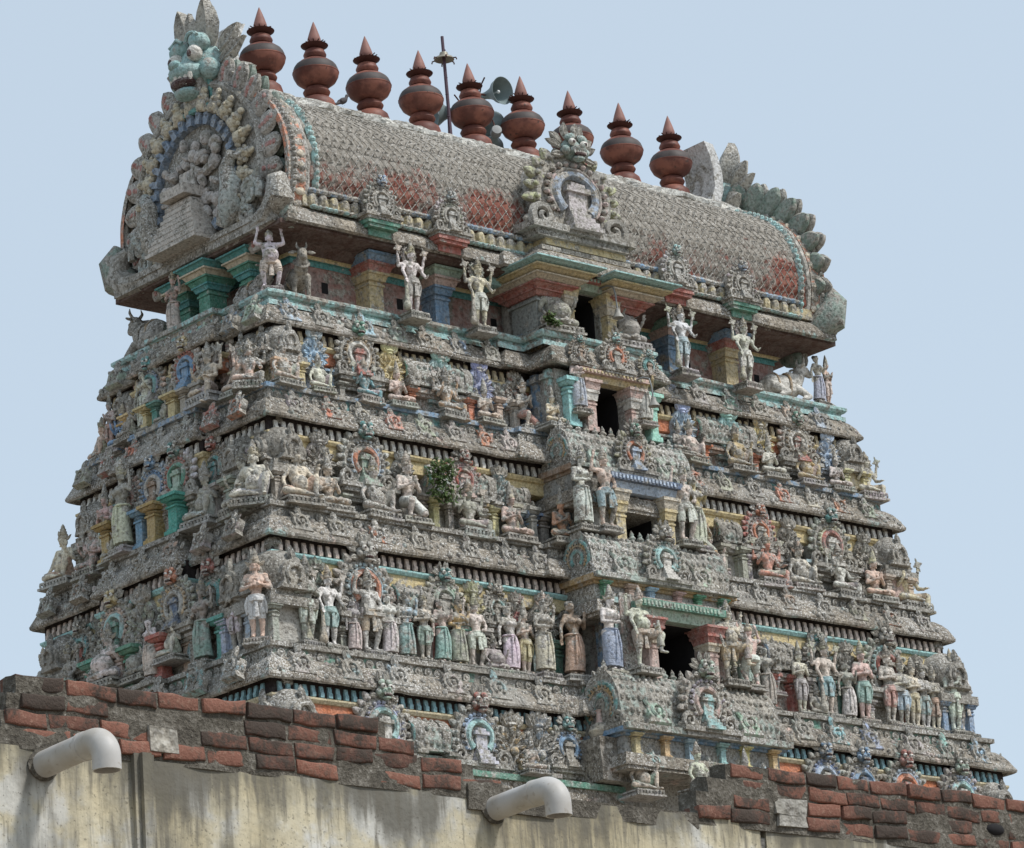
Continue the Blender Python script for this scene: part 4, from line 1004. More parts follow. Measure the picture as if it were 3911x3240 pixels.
# T0
row('T0', 'front', 1.80, 19.46, [
  ('four_arm_guard', -3.18, .90, 'white', 'grey', dict(dy=.24, wear=.40)), ('four_arm_guard', -1.95, .89, 'cream', 'white', dict(dy=.24, wear=.44)), ('four_arm_guard', 1.98, .89, 'white', 'sky', dict(dy=.24, wear=.42)), ('four_arm_guard', 3.28, .90, 'cream', 'white', dict(dy=.24, wear=.42)),
  ('dwarf_bearer', -5.36, .84, 'white', 'cream', dict(dy=-.16, dz=.13, rz=-.5, wear=.42)),
  ('pot_bellied', -.66, 1.12, 'grey', 'white', dict(dy=.36, dz=.13, rz=-.1)), ('pot_bellied', .70, 1.05, 'grey', 'teal', dict(dy=.36, dz=.13)),
  ('lady', 5.18, .72, 'cream', 'sky', dict(dy=-.12, dz=.13)), ('praying', 5.42, .66, 'pink', 'cream', dict(dy=-.16, dz=.13, rz=.4))])
row('T0', 'left', 5.36, 19.58, [('lady_holding', -.52, .80, 'pink', 'cream', dict(dy=.05)), ('seated_four_arm', -1.52, .1, 'grey', 'grey', dict())][:1])
bull(False, (-4.80, -1.55, 19.60), -.45, .74, (.34, .30, .24), 'grey standing bull facing outward beside the near corner dwarf', .6)
bull(True, (4.55, -1.52, 19.60), -.12, .92, WHITE, 'whitewashed bull lying on the right end of the gallery ledge', .35)
bull(True, (-5.22, 1.35, 19.60), pi/2-.15, 1.0, (.42, .40, .37), 'grey bull lying at the far left corner of the gallery', .6)
bull(True, (-5.15, -.98, 19.60), -pi/2, .80, (.42, .38, .34), 'grey bull lying on the left side beside the green pillars', .6)

def shrine_set(face, y, zc, zp, items, wb):
    """items: (kind, x, size, colours...)"""
    y0 = y
    for it in items:
        kind, x, s = it[:3]; c = it[3:]
        if face == 'left': y = y0+(.2 if abs(x) < .96 else 0)
        if kind == 'ring':
            ring_arch(face, x, y+.16, zc, s*1.08, **(c[0] if c else {}))
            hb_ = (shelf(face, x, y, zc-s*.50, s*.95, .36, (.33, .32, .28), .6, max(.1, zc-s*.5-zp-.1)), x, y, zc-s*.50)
            for k in (-1, 1): pilaster(face, x+k*s*.40, y+.14, zp, max(.2, zc-s*.55-zp), c[1] if len(c) > 1 else GREYC, .085, .5, hb_)
        elif kind == 'flame':
            flame(face, x, y+.12, zc-.03, s*1.32, c[0], c[1] if len(c) > 1 else .36)
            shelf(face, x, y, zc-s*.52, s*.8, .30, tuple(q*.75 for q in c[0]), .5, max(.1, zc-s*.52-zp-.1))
        elif kind == 'sala':          # barrel shrine along the face with an arch at each end
            L = c[0]; barrel(face, x, y-.06, zc-.04, L, s*.36)
            for k in (-1, 1): side_arch(face, x+k*L/2, y-.02, zc-.06, s*.95, c[1], c[2], -k)
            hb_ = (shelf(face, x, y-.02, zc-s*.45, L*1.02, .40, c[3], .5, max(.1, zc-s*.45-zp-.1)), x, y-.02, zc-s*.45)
            for k in (-1, 1): pilaster(face, x+k*L*.46, y+.15, zp, max(.2, zc-s*.5-zp), c[4], .10, .25, hb_)
        elif kind == 'corner':
            put('corner_dome', 'corner_dome', tower, fpos(face, x, -y, zc), RF[face], s/.66, (.36, .34, .30), .68)
            mb = MB(); h = zc-s*.5-zp; mb.box((0, 0, -h/2), (s*.62, s*.62, h)); o = mb.build('corner_pier', paint(c[0], .42), tower, .006); o.location = fpos(face, x, -y, zc-s*.5); o.rotation_euler = (0, 0, RF[face])
            for a, b in ((-1, 1), (1, 1)): pilaster(face, x+a*s*.33, y+b*s*.33, zp, h, c[0], .10, .35, (o, x, y, zc-s*.5))
        elif kind == 'pil':
            pilaster(face, x, y+.02, zp, zc-.14-zp, c[0], s, c[1] if len(c) > 1 else .35)
R_ = lambda leaf, bead, ring, niche, lionc, wear=.5: dict(leaf_c=leaf, bead_c=bead, ring_c=ring, niche_c=niche, lion_c=lionc, wear=wear)
# ---- T1
zp = 18.10
shrine_set('front', 1.78, 18.80, zp, [
  ('corner', -5.42, .60, YELLOW), ('flame', -4.90, .52, LBLUE), ('ring', -4.16, .80, R_((.50, .42, .33), (.45, .30, .18), WHITE, RED, GREEN)), ('flame', -3.58, .56, YELLOW),
  ('sala', -2.72, .66, 1.16, OCHRE, GREEN, (.33, .20, .13), ORANGE), ('flame', -2.66, .66, LTEAL, .3), ('flame', -1.95, .56, (.36, .42, .62), .3), ('flame', -1.30, .46, (.50, .24, .16), .5),
  ('sala', -1.50, .46, .34, RED, TEAL, (.30, .28, .26), PINK),
  ('flame', 1.98, .56, LBLUE, .3), ('sala', 2.86, .66, 1.12, RED, GREEN, (.33, .20, .13), ORANGE), ('flame', 2.92, .68, LTEAL, .3), ('flame', 3.58, .56, YELLOW), ('ring', 4.32, .80, R_((.50, .40, .32), (.45, .30, .18), WHITE, RED, GREEN)),
  ('flame', 5.00, .52, LBLUE), ('corner', 5.46, .60, YELLOW)], 1.66)
shrine_set('front', 1.80, 18.66, zp, [('pil', x, .13, c) for x, c in ((-1.62, BLUE), (-1.05, BLUE), (-.95, BLUE), (1.55, GREYC), (-3.9, GREYC), (4.02, GREYC), (4.66, GREYC), (-4.62, BLUE), (1.7, LTEAL))], 1.66)
row('T1', 'front', 2.02, zp, [
  ('seated_four_arm', -5.92, .74, 'pink', 'cream', dict(rz=-.7, dy=-.25)), ('seated_broad', -5.55, .76, 'pink', 'cream', dict(dy=.0)), ('seated_broad', -4.94, .62, 'cream', 'grey'), ('seated_four_arm', -4.14, .68, 'teal', 'white'), ('seated_praying', -3.56, .70, 'pink', 'cream'),
  ('seated_four_arm', -2.68, .80, 'ochre', 'grey'), ('seated_praying', -1.98, .70, 'pink', 'white'), ('kneeling', -1.25, .74, 'cream', 'red'),
  ('lady_holding', -.66, .70, 'cream', 'sky', dict(dy=.55, dz=.22, halo=False)), ('lady', .60, .70, 'ochre', 'cream', dict(dy=.55, dz=.22)), ('seated_praying', -1.02, .62, 'cream', 'ochre', dict(dy=.35)),
  ('seated_praying', 1.50, .55, 'grey', 'teal', dict(dy=.25)), ('seated_broad', 1.98, .74, 'cream', 'grey'), ('seated_broad', 2.92, .82, 'ochre', 'cream'), ('seated_praying', 3.60, .72, 'cream', 'grey'), ('seated_broad', 4.36, .76, 'ochre', 'cream'), ('seated_praying', 5.02, .68, 'cream', 'pink'),
  ('seated_four_arm', 5.72, .80, 'cream', 'ochre', dict(dy=-.04))])
shrine_set('left', 5.52, 18.80, zp, [
  ('corner', -1.42, .55, YELLOW), ('ring', .34, .76, R_(WHITE, RED, BLUE, BLUE, YELLOW, .35)), ('flame', .98, .60, PINK), ('flame', -.5, .60, (.36, .38, .36)), ('ring', -.52, .70, R_(CREAM, BLUE, TEAL, GREYC, TEAL)),
  ('sala', .1, .5, 1.2, YELLOW, GREEN, (.36, .30, .2), YELLOW), ('flame', -1.05, .52, (.50, .35, .3)), ('corner', 1.42, .55, YELLOW)], 5.42)
shrine_set('left', 5.72, 18.62, zp, [('pil', .12, .16, YELLOW, .1), ('pil', -.55, .14, YELLOW, .1), ('pil', -.30, .12, GREEN, .2), ('pil', .36, .12, GREYC), ('pil', -.95, .13, YELLOW, .1), ('pil', -1.25, .13, OCHRE, .2)], 5.42)
row('T1', 'left', 5.80, zp, [('seated_four_arm', .88, .92, 'pink', 'brown', dict(dz=.05)), ('seated_broad', 1.42, .78, 'pink', 'cream'), ('seated_broad', -.12, .6, 'grey', 'grey'), ('lady', -.62, .74, 'cream', 'white', dict(dz=.02)), ('seated_broad', -.95, .72, 'grey', 'white'), ('seated_four_arm', -1.30, .72, 'blue', 'blue', dict(wear=.2)), ('praying', -1.62, .62, 'pink', 'red'), ('seated_broad', -1.95, .72, 'pink', 'cream', dict(dy=-.1))])
# ---- T2
zp = 16.29
shrine_set('front', 2.10, 17.14, zp, [
  ('corner', -5.78, .72, GREYC), ('flame', -5.18, .60, (.36, .38, .34), .65), ('ring', -4.42, .92, R_((.60, .58, .55), LBLUE, ORANGE, LGREEN, TEAL)), ('flame', -3.74, .50, (.42, .42, .42), .6),
  ('sala', -2.70, .66, 1.16, YELLOW, GREEN, (.36, .34, .28), YELLOW), ('ring', -2.68, .70, R_(RED, PINK, RED, PINK, RED, .42)), ('flame', -2.00, .56, (.30, .46, .44), .5), ('sala', -1.62, .48, .36, LBLUE, RED, (.34, .32, .28), GREYC),
  ('sala', 2.42, .58, .44, OCHRE, GREEN, (.32, .30, .26), GREYC), ('ring', 3.02, .70, R_(RED, PINK, ORANGE, GREYC, ORANGE, .4)), ('flame', 3.64, .58, (.36, .36, .36), .65), ('ring', 4.50, .92, R_((.58, .55, .50), CREAM, RED, WHITE, TEAL)), ('flame', 5.24, .54, (.42, .44, .38), .65), ('corner', 5.80, .72, PINK)], 1.98)
shrine_set('front', 2.14, 16.98, zp, [('pil', x, .14, c) for x, c in ((-1.72, LTEAL), (-1.42, BLUE), (-1.2, GREYC), (-3.42, GREYC), (-2.32, YELLOW), (-4.88, GREYC), (1.75, GREYC), (2.62, GREYC), (4.05, LBLUE), (4.98, GREYC), (5.5, PINK))], 1.98)
row('T2', 'front', 2.36, zp, [
  ('seated_broad', -6.22, .98, 'cream', 'white', dict(rz=-.9, dy=-.22)), ('seated_broad', -5.72, .98, 'cream', 'ochre', dict(dy=.05)), ('seated_praying', -5.16, .86, 'pink', 'cream'), ('seated_broad', -4.38, .96, 'cream', 'grey'), ('kneeling', -3.78, .95, 'cream', 'white'), ('seated_four_arm', -2.70, .88, 'grey', 'white'), ('seated_praying', -1.94, .90, 'pink', 'ochre'),
  ('seated_praying', -1.22, .84, 'orange', 'cream', dict(dy=.25)), ('lady_holding', -1.14, .88, 'white', 'white', dict(dy=.62, dz=.12)), ('arm_raised', -.80, .88, 'pink', 'teal', dict(dy=.72, dz=.12)), ('arm_raised', .74, .88, 'cream', 'white', dict(dy=.7, dz=.12)), ('lady', 1.02, .88, 'ochre', 'cream', dict(dy=.62, dz=.1)), ('kneeling', 1.32, .76, 'ochre', 'grey', dict(dy=.4, dz=.05)),
  ('seated_broad', 1.85, .76, 'cream', 'grey'), ('seated_four_arm', 3.02, .88, 'orange', 'cream'), ('seated_broad', 3.68, .86, 'cream', 'grey'), ('seated_four_arm', 4.52, .90, 'white', 'grey'), ('seated_praying', 5.26, .88, 'pink', 'cream'), ('seated_four_arm', 6.02, .98, 'cream', 'ochre', dict(dy=-.05))])
shrine_set('left', 5.90, 17.14, zp, [
  ('corner', -1.78, .68, GREYC), ('ring', .54, .82, R_(WHITE, RED, GREEN, LGREEN, TEAL, .35)), ('ring', -.02, .74, R_(LBLUE, BLUE, (.5, .48, .45), BROWN, BLUE, .35)), ('ring', 1.10, .72, R_(GREYC, BROWN, TEAL, TEAL, RED, .5)), ('ring', -.62, .66, R_(PINK, RED, RED, BROWN, GREYC, .45)), ('flame', -1.12, .6, LTEAL), ('corner', 1.66, .68, GREYC)], 5.78)
shrine_set('left', 6.14, 16.98, zp, [('pil', .62, .19, TEAL, .05), ('pil', .12, .18, OCHRE, .15), ('pil', -.18, .15, BLUE, .2), ('pil', -.95, .18, OCHRE, .15), ('pil', -1.15, .14, LTEAL, .1), ('pil', 1.25, .13, GREYC), ('pil', 1.6, .15, GREYC)], 5.78)
row('T2', 'left', 6.22, zp, [('seated_four_arm', 1.85, .98, 'cream', 'white', dict(dy=-.05)), ('seated_broad', 1.08, .98, 'grey', 'white'), ('lady_holding', -.50, .94, 'grey', 'cream', dict(dy=.12)), ('seated_broad', -.88, .66, 'grey', 'grey'), ('praying', -1.22, .84, 'pink', 'cream'), ('seated_four_arm', -1.55, .84, 'pink', 'brown'), ('arm_raised', -.70, .7, 'teal', 'cream', dict(dz=.35, dy=-.12)), ('seated_broad', -2.25, .96, 'cream', 'ochre')])
# ---- T3
zp = 14.22
shrine_set('front', 2.54, 15.20, zp, [
  ('corner', -6.28, .84, GREYC), ('flame', -5.72, .58, (.36, .40, .34), .65), ('ring', -4.92, 1.04, R_((.48, .46, .42), LTEAL, ORANGE, GREYC, (.4, .38, .34))), ('sala', -4.05, .66, .60, RED, TEAL, (.30, .24, .2), RED), ('ring', -3.55, .74, R_((.42, .46, .38), LGREEN, (.36, .46, .38), GREYC, TEAL)), ('flame', -3.02, .62, (.56, .48, .26), .5), ('ring', -2.62, .56, R_(GREYC, LTEAL, LTEAL, GREYC, GREYC, .6)), ('flame', -2.25, .52, RED, .5),
  ('flame', -1.75, .60, (.26, .40, .40), .6), ('sala', 2.78, .70, .56, RED, BLUE, (.24, .12, .09), RED), ('flame', 3.56, .72, LTEAL, .5), ('ring', 3.55, .62, R_(GREYC, LTEAL, GREYC, GREYC, TEAL, .6)), ('flame', 4.15, .56, (.40, .42, .36), .6), ('ring', 4.95, .98, R_((.50, .50, .45), LTEAL, RED, GREYC, GREYC)), ('corner', 6.25, .86, BLUE), ('flame', 2.15, .62, (.34, .38, .36), .6), ('flame', 5.65, .5, (.4, .4, .36), .6)], 2.4)
shrine_set('front', 2.60, 15.0, zp, [('pil', x, .15, c, .25) for x, c in ((-6.02, LBLUE), (-2.15, YELLOW), (-1.55, GREEN), (-4.4, RED), (-3.25, GREEN), (2.55, RED), (3.0, RED), (3.95, GREEN), (5.35, RED), (6.0, BLUE), (1.7, GREYC))], 2.4)
cr = [('arms_crossed', -6.72, .98, 'pink', 'white', dict(rz=-.8, dy=-.1, wear=.35)), ('arms_crossed', -6.02, .96, 'grey', 'white', dict(dy=.04)), ('four_arm_guard', -5.62, .90, 'white', 'teal', dict(halo=False)),
  ('lady', -5.22, .66, 'grey', 'cream'), ('arm_raised', -4.95, .95, 'white', 'brown'), ('lady', -4.62, .78, 'white', 'white'), ('lady_holding', -4.32, .80, 'sky', 'teal'), ('arms_crossed', -4.02, .80, 'cream', 'green'), ('lady', -3.72, .82, 'pink', 'teal'), ('lady_holding', -3.42, .82, 'ochre', 'grey'), ('arm_raised', -3.12, .84, 'cream', 'white'), ('pot_bellied', -2.82, .66, 'grey', 'grey'), ('lady', -2.52, .86, 'white', 'white'), ('praying', -2.24, .82, 'cream', 'ochre'),
  ('lady_holding', -1.98, .96, 'cream', 'cream', dict(dy=.1)), ('lady', -1.52, .98, 'brown', 'orange', dict(dy=.18, wear=.35)), ('lady_holding', -1.20, 1.0, 'white', 'blue', dict(dy=.6, wear=.3)), ('kicking_guard', -.80, .95, 'cream', 'brown', dict(dy=.78, dz=.05, halo=False)), ('lady', -.72, .62, 'cream', 'white', dict(dy=.5)),
  ('kicking_guard', .86, .95, 'cream', 'ochre', dict(dy=.78, dz=.05)), ('dwarf_bearer', 1.26, .86, 'pink', 'white', dict(rz=pi, dy=.8, dz=.02, wear=.35)), ('arm_raised', 1.55, .80, 'grey', 'green', dict(dy=.35)), ('seated_broad', 1.72, .8, 'grey', 'grey'), ('praying', 2.06, .72, 'grey', 'cream'), ('lady', 2.34, .84, 'grey', 'grey'),
  ('praying', 3.02, .84, 'cream', 'grey'), ('four_arm_guard', 3.55, .96, 'cream', 'teal', dict(halo=False)), ('lady', 3.98, .80, 'grey', 'white'), ('arms_crossed', 4.32, .98, 'pink', 'teal', dict(wear=.3)), ('arms_crossed', 4.86, .98, 'cream', 'red', dict(wear=.42)), ('arms_crossed', 5.14, .90, 'cream', 'sky'), ('arms_crossed', 5.38, .88, 'cream', 'ochre'), ('arms_crossed', 5.60, .86, 'white', 'teal'), ('arms_crossed', 5.82, .84, 'cream', 'red'),
  ('praying', 6.20, 1.0, 'white', 'white', dict(dy=.05)), ('arms_crossed', 6.48, .98, 'white', 'cream', dict(dy=-.02))]
cr += [('lady', -5.08, .62, 'pink', 'cream', dict(dy=-.16, dz=.42)), ('praying', -4.48, .66, 'cream', 'cream', dict(dy=-.16, dz=.40)), ('lady', -3.90, .64, 'white', 'red', dict(dy=-.16, dz=.42)), ('arms_crossed', -3.28, .62, 'pink', 'blue', dict(dy=-.16, dz=.44)), ('praying', -2.66, .64, 'grey', 'cream', dict(dy=-.16, dz=.42)), ('lady', 4.62, .64, 'cream', 'pink', dict(dy=-.16, dz=.42)), ('praying', 2.62, .66, 'grey', 'grey', dict(dy=-.1, dz=.3)), ('seated_broad', 3.30, .62, 'grey', 'cream', dict(dy=.02, dz=.0))]
ORD += ['thirty-ninth', 'fortieth'] + ['forty-'+q for q in ORD[:9]] + ['fiftieth']
row('T3', 'front', 2.80, zp, cr)
row('T3', 'left', 6.56, zp, [('arms_crossed', 2.05, .96, 'grey', 'white'), ('lady_holding', 1.45, .94, 'grey', 'green', dict(dy=.1)), ('praying', 1.1, .62, 'grey', 'teal'), ('seated_broad', .82, .82, 'cream', 'white', dict(dz=.22)), ('lady', .45, .78, 'white', 'cream', dict(dy=.1)), ('pot_bellied', .08, .82, 'grey', 'blue', dict(dz=.12)), ('pot_bellied', -.52, 1.05, 'white', 'grey', dict(dz=.15, dy=.08)), ('seated_broad', -1.15, .84, 'grey', 'white', dict(dz=.05)), ('four_arm_guard', -1.75, .86, 'grey', 'green'), ('arms_crossed', -2.35, .9, 'grey', 'cream')])
shrine_set('left', 6.28, 15.22, zp, [
  ('corner', -2.1, .76, GREYC), ('ring', 1.42, .86, R_((.40, .42, .40), TEAL, TEAL, GREYC, RED)), ('ring', .86, .84, R_((.50, .46, .38), YELLOW, (.4, .4, .38), DKBLUE, ORANGE)), ('flame', .1, .80, (.46, .46, .34), .5), ('ring', -.50, .90, R_((.46, .44, .42), PINK, LTEAL, GREEN, YELLOW)), ('flame', -1.15, .70, (.3, .38, .36), .6), ('ring', -1.62, .66, R_(GREYC, TEAL, TEAL, RED, GREYC)), ('corner', 2.05, .8, LBLUE)], 6.15)
shrine_set('left', 6.48, 15.0, zp, [('pil', .98, .17, PINK, .1), ('pil', .60, .16, RED, .2), ('pil', 1.72, .17, TEAL, .15), ('pil', -.05, .17, GREEN, .2), ('pil', -.95, .17, GREEN, .2), ('pil', -.3, .16, PINK, .2)], 6.15)
# ---- T4 (only its crowns rise above the parapet)
shrine_set('front', 3.02, 13.22, 12.1, [
  ('corner', -6.6, .8, GREYC), ('ring', -5.14, .98, R_((.46, .45, .42), LBLUE, LTEAL, WHITE, LGREEN)), ('sala', -4.35, .72, .60, (.3, .36, .34), TEAL, (.2, .3, .26), GREEN), ('ring', -3.52, .98, R_((.46, .44, .40), LBLUE, LTEAL, (.6, .6, .7), RED)), ('flame', -2.92, .74, (.50, .40, .2), .55), ('flame', -2.45, .82, (.24, .32, .40), .6), ('ring', -1.95, .70, R_(GREYC, BLUE, BLUE, GREYC, TEAL)),
  ('ring', 2.95, .90, R_((.42, .42, .4), BLUE, LBLUE, GREYC, BLUE)), ('ring', 3.72, .90, R_((.42, .42, .4), LBLUE, BLUE, DKBLUE, BLUE)), ('ring', 4.60, .96, R_((.42, .42, .4), LBLUE, ORANGE, RED, RED)), ('ring', 5.78, .96, R_((.42, .42, .4), LBLUE, LTEAL, WHITE, LGREEN)), ('corner', 6.55, .7, PINK)], 2.86)
mb = MB(); mb.push(FM('front')); mb.bx(-5.8, -1.2, -3.42, -2.8, 12.45, 12.62); mb.cur = 1; mb.bx(-5.8, -1.2, -3.46, -2.8, 12.62, 12.70); mb.pop(); mb.build('cornice', [STONE, paint(GREEN, .3)], tower, .015)
row('T4', 'front', 3.45, 12.48, [('seated_broad', -1.22, .85, 'cream', 'green', dict(dy=.35)), ('seated_broad', -.55, .85, 'cream', 'cream', dict(dy=.75)), ('seated_praying', .35, .8, 'cream', 'teal', dict(dy=.75)), ('seated_praying', -2.9, .62, 'pink', 'ochre', dict(dy=.05, dz=.22))])
# small arches along the cornices
AC = [(.50, .46, .42), LGREEN, ORANGE, (.5, .46, .42), LBLUE, PINK, (.46, .44, .40), LTEAL]
corn_arches('front', (-5.3, -4.75, -4.0, -3.4, -2.9, -2.3, -1.7, 1.75, 2.35, 3.0, 3.6, 4.25, 4.9), 1.93, 19.24, [LBLUE, GREYC, LTEAL, LGREEN, PINK, LBLUE, GREYC], .85)
corn_arches('front', (-5.55, -4.95, -4.4, -3.85, -3.3, -2.75, -2.2, -1.75, 1.8, 2.4, 3.0, 3.6, 4.2, 4.8, 5.4), 2.25, 17.80, [GREYC, ORANGE, CREAM, ORANGE, (.5, .48, .44)], .78)
corn_arches('front', (-5.9, -5.3, -4.6, -3.9, -3.0, -2.3, -1.75, 1.85, 2.5, 3.1, 3.8, 4.5, 5.2, 5.9), 2.68, 15.99, [(.45, .43, .40), (.42, .40, .36), ORANGE, (.46, .44, .4), PINK], .82, .66)
corn_arches('front', (-6.4, -5.6, -4.8, -3.9, -3.1, -2.3, 2.6, 3.3, 4.0, 4.9, 5.6, 6.3), 3.16, 13.92, [(.45, .46, .42), LTEAL, LBLUE, (.46, .44, .4), LTEAL, LBLUE], .95, .58)
corn_arches('left', (-1.5, -.95, -.45, .1, .6, 1.2, 1.7), 5.78, 19.24, [LGREEN, LBLUE, LGREEN, ORANGE], .85)
corn_arches('left', (-1.8, -1.2, -.6, 0, .6, 1.2, 1.8), 6.2, 17.80, [GREYC, RED, ORANGE, GREYC], .8)
corn_arches('left', (-2.2, -1.4, -.7, 0, .7, 1.4, 2.1), 6.6, 15.99, [GREYC, (.5, .3, .25), GREYC], .85, .65)
corn_arches('left', (-2.6, -1.8, -.9, 0, .9, 1.8, 2.6), 7.1, 13.92, [LBLUE, GREYC, LTEAL], .95, .6)
# worn relief on the sloping cornices
def corn_relief(zc, a, b, cols):
    for face, h, d in (('front', a, b), ('left', b, a)):
        mb = MB(); mb.push(FM(face)); r = random.Random(int(zc*10)); x = -h+.1
        while x < h-.1:
            if not (face == 'front' and abs(x) < 1.2):
                q = r.random(); o = .02+.15*q; z = zc+.07+.22*q; dd = d-o+.02+(.2 if face == 'left' and abs(x) < .98 else 0); mb.cur = r.randrange(len(cols)); s = r.uniform(.025, .055)
                if r.random() < .5: mb.ell((x, -dd, z), (s, s*.6, s), None, 6, 4)
                else: mb.leaf((x, -dd, z-s), (r.uniform(-.7, .7), .45, 1), (0, -1, .4), s*2.8, s*1.7, s, .0)
            x += r.uniform(.035, .075)
        mb.pop(); mb.build('cornice_relief', [paint(c, .6) for c in cols], tower, .005)
for zc, a, b in ((17.57, 6.12, 2.33), (15.76, 6.5, 2.76), (13.69, 7.0, 3.24), (19.05, 5.75, 1.99)): corn_relief(zc, a, b, [GREYC, (.52, .50, .47), (.40, .46, .44), (.46, .38, .35)])
# relief between the shrines
cc = [GREYC, CREAM, LTEAL, PINK, (.30, .29, .26)]
for tr, y, z0, z1 in (('T1', 1.53, 18.15, 18.65), ('T2', 1.85, 16.4, 17.02), ('T3', 2.27, 14.4, 15.15)):
    for x0, x1 in ((-5.2, -3.2), (-3.2, -1.2), (1.3, 3.2), (3.2, 5.2)):
        carve('front', x0, x1, y, z0, z1, 150, cc)
    carve('left', -1.6, 1.6, {'T1': 5.30, 'T2': 5.66, 'T3': 6.03}[tr], z0, z1, 180, cc)
carve('front', -5.2, -1.4, 3.0, 12.72, 13.2, 110, [GREYC, LTEAL, (.46, .44, .40), TEAL]); carve('front', 1.6, 6.2, 3.0, 12.9, 13.3, 80, [GREYC, LBLUE, CREAM])
# ---- middle bays
doorway('front', 2.42, .96, 18.10, 19.0, .32, 18.86, (PINK, WHITE, PINK), (YELLOW, PINK), .9, paint((.33, .30, .28), .5), .14)
for s in (-1, 1): pilaster('front', s*.78, 2.48, 18.12, .72, LTEAL, .15, .08)
doorway('front', 2.88, .96, 16.29, 17.3, .36, 17.10, (YELLOW, YELLOW, CREAM), (LBLUE, DKBLUE), 1.05, paint((.32, .31, .28), .5), .22)
doorway('front', 3.42, 1.0, 14.22, 15.45, .46, 15.10, (PINK, CREAM, RED, RED), (LGREEN, GREEN), 1.17, paint((.32, .20, .17), .5), .24)
bhadra('front', 2.88, 17.42, 1.16, .68, R_((.50, .44, .30), GREYC, ORANGE, LBLUE, GREEN), [(.4, .3, .28), LTEAL, PINK], BROWN)
bhadra('front', 3.32, 15.70, 1.30, .76, R_((.40, .40, .36), LTEAL, LTEAL, WHITE, GREYC), [GREEN, PINK, LBLUE, PINK, GREEN], OCHRE)
bhadra('front', 3.88, 13.42, 1.50, .96, R_((.46, .42, .36), (.42, .46, .55), PINK, LTEAL, LGREEN), [YELLOW, YELLOW, LTEAL, LTEAL, YELLOW], BLUE)
ring_arch('front', .06, 2.62, 19.28, .62, **R_((.5, .42, .32), ORANGE, ORANGE, GREYC, LTEAL, .5)); ring_arch('front', -.62, 2.60, 19.24, .44, **R_((.45, .34, .24), OCHRE, BROWN, BROWN, TEAL, .6)); ring_arch('front', .72, 2.60, 19.24, .44, **R_((.45, .34, .24), TEAL, TEAL, BROWN, LTEAL, .5))
mb = MB(); mb.push(FM('front')); mb.bx(-1.12, 1.12, -3.3, -2.2, 11.5, 12.9); mb.pop(); mb.build('porch_wall', paint((.34, .33, .3), .5), tower, .012)
# dormers on the roof foot
for x, c in ((-3.72, LBLUE), (-2.45, (.36, .42, .44)), (1.92, LTEAL), (3.28, LBLUE)):
    ring_arch('front', x, 2.12, 21.10, .66, **R_((.58, .58, .56), (.55, .53, .5), GREYC, (.5, .5, .48), c, .55)); shelf('front', x, 2.0, 20.80, .56, .34, GREEN if x in (-3.72, 3.28) else RED, .25, .1)
ring_arch('front', -.10, 2.16, 21.84, 1.66, plate_c=(.36, .35, .33), leaf_c=(.58, .50, .30), bead_c=(.55, .42, .36), ring_c=(.36, .44, .56), niche_c=(.58, .53, .55), lion_c=(.30, .44, .42), wear=.48).scale = (1.66/1.15*1.2, 1.66/1.15, 1.66/1.15*1.0)
mb = MB(); mb.push(FM('front'))
mb.loft([[(x, y, z) for x, z in horseshoe(.72, -40, 220, 22, (.9, -.72))] for y in (-2.1, -1.2)], smooth=False); mb.pop()
o = mb.build('dormer_barrel', STONE, tower, .015); o.location = (-.10, 0, 21.82)
mb = MB(); mb.push(FM('front'))
for k, (ww, hh) in enumerate(((1.56, .10), (1.72, .07), (1.46, .10))): mb.cur = k % 2; mb.box((0, -1.75, 21.02-.10*k), (ww, 1.0, hh))
mb.pop(); mb.build('dormer_base', [paint(YELLOW, .3), paint((.45, .42, .36), .6)], tower, .008)
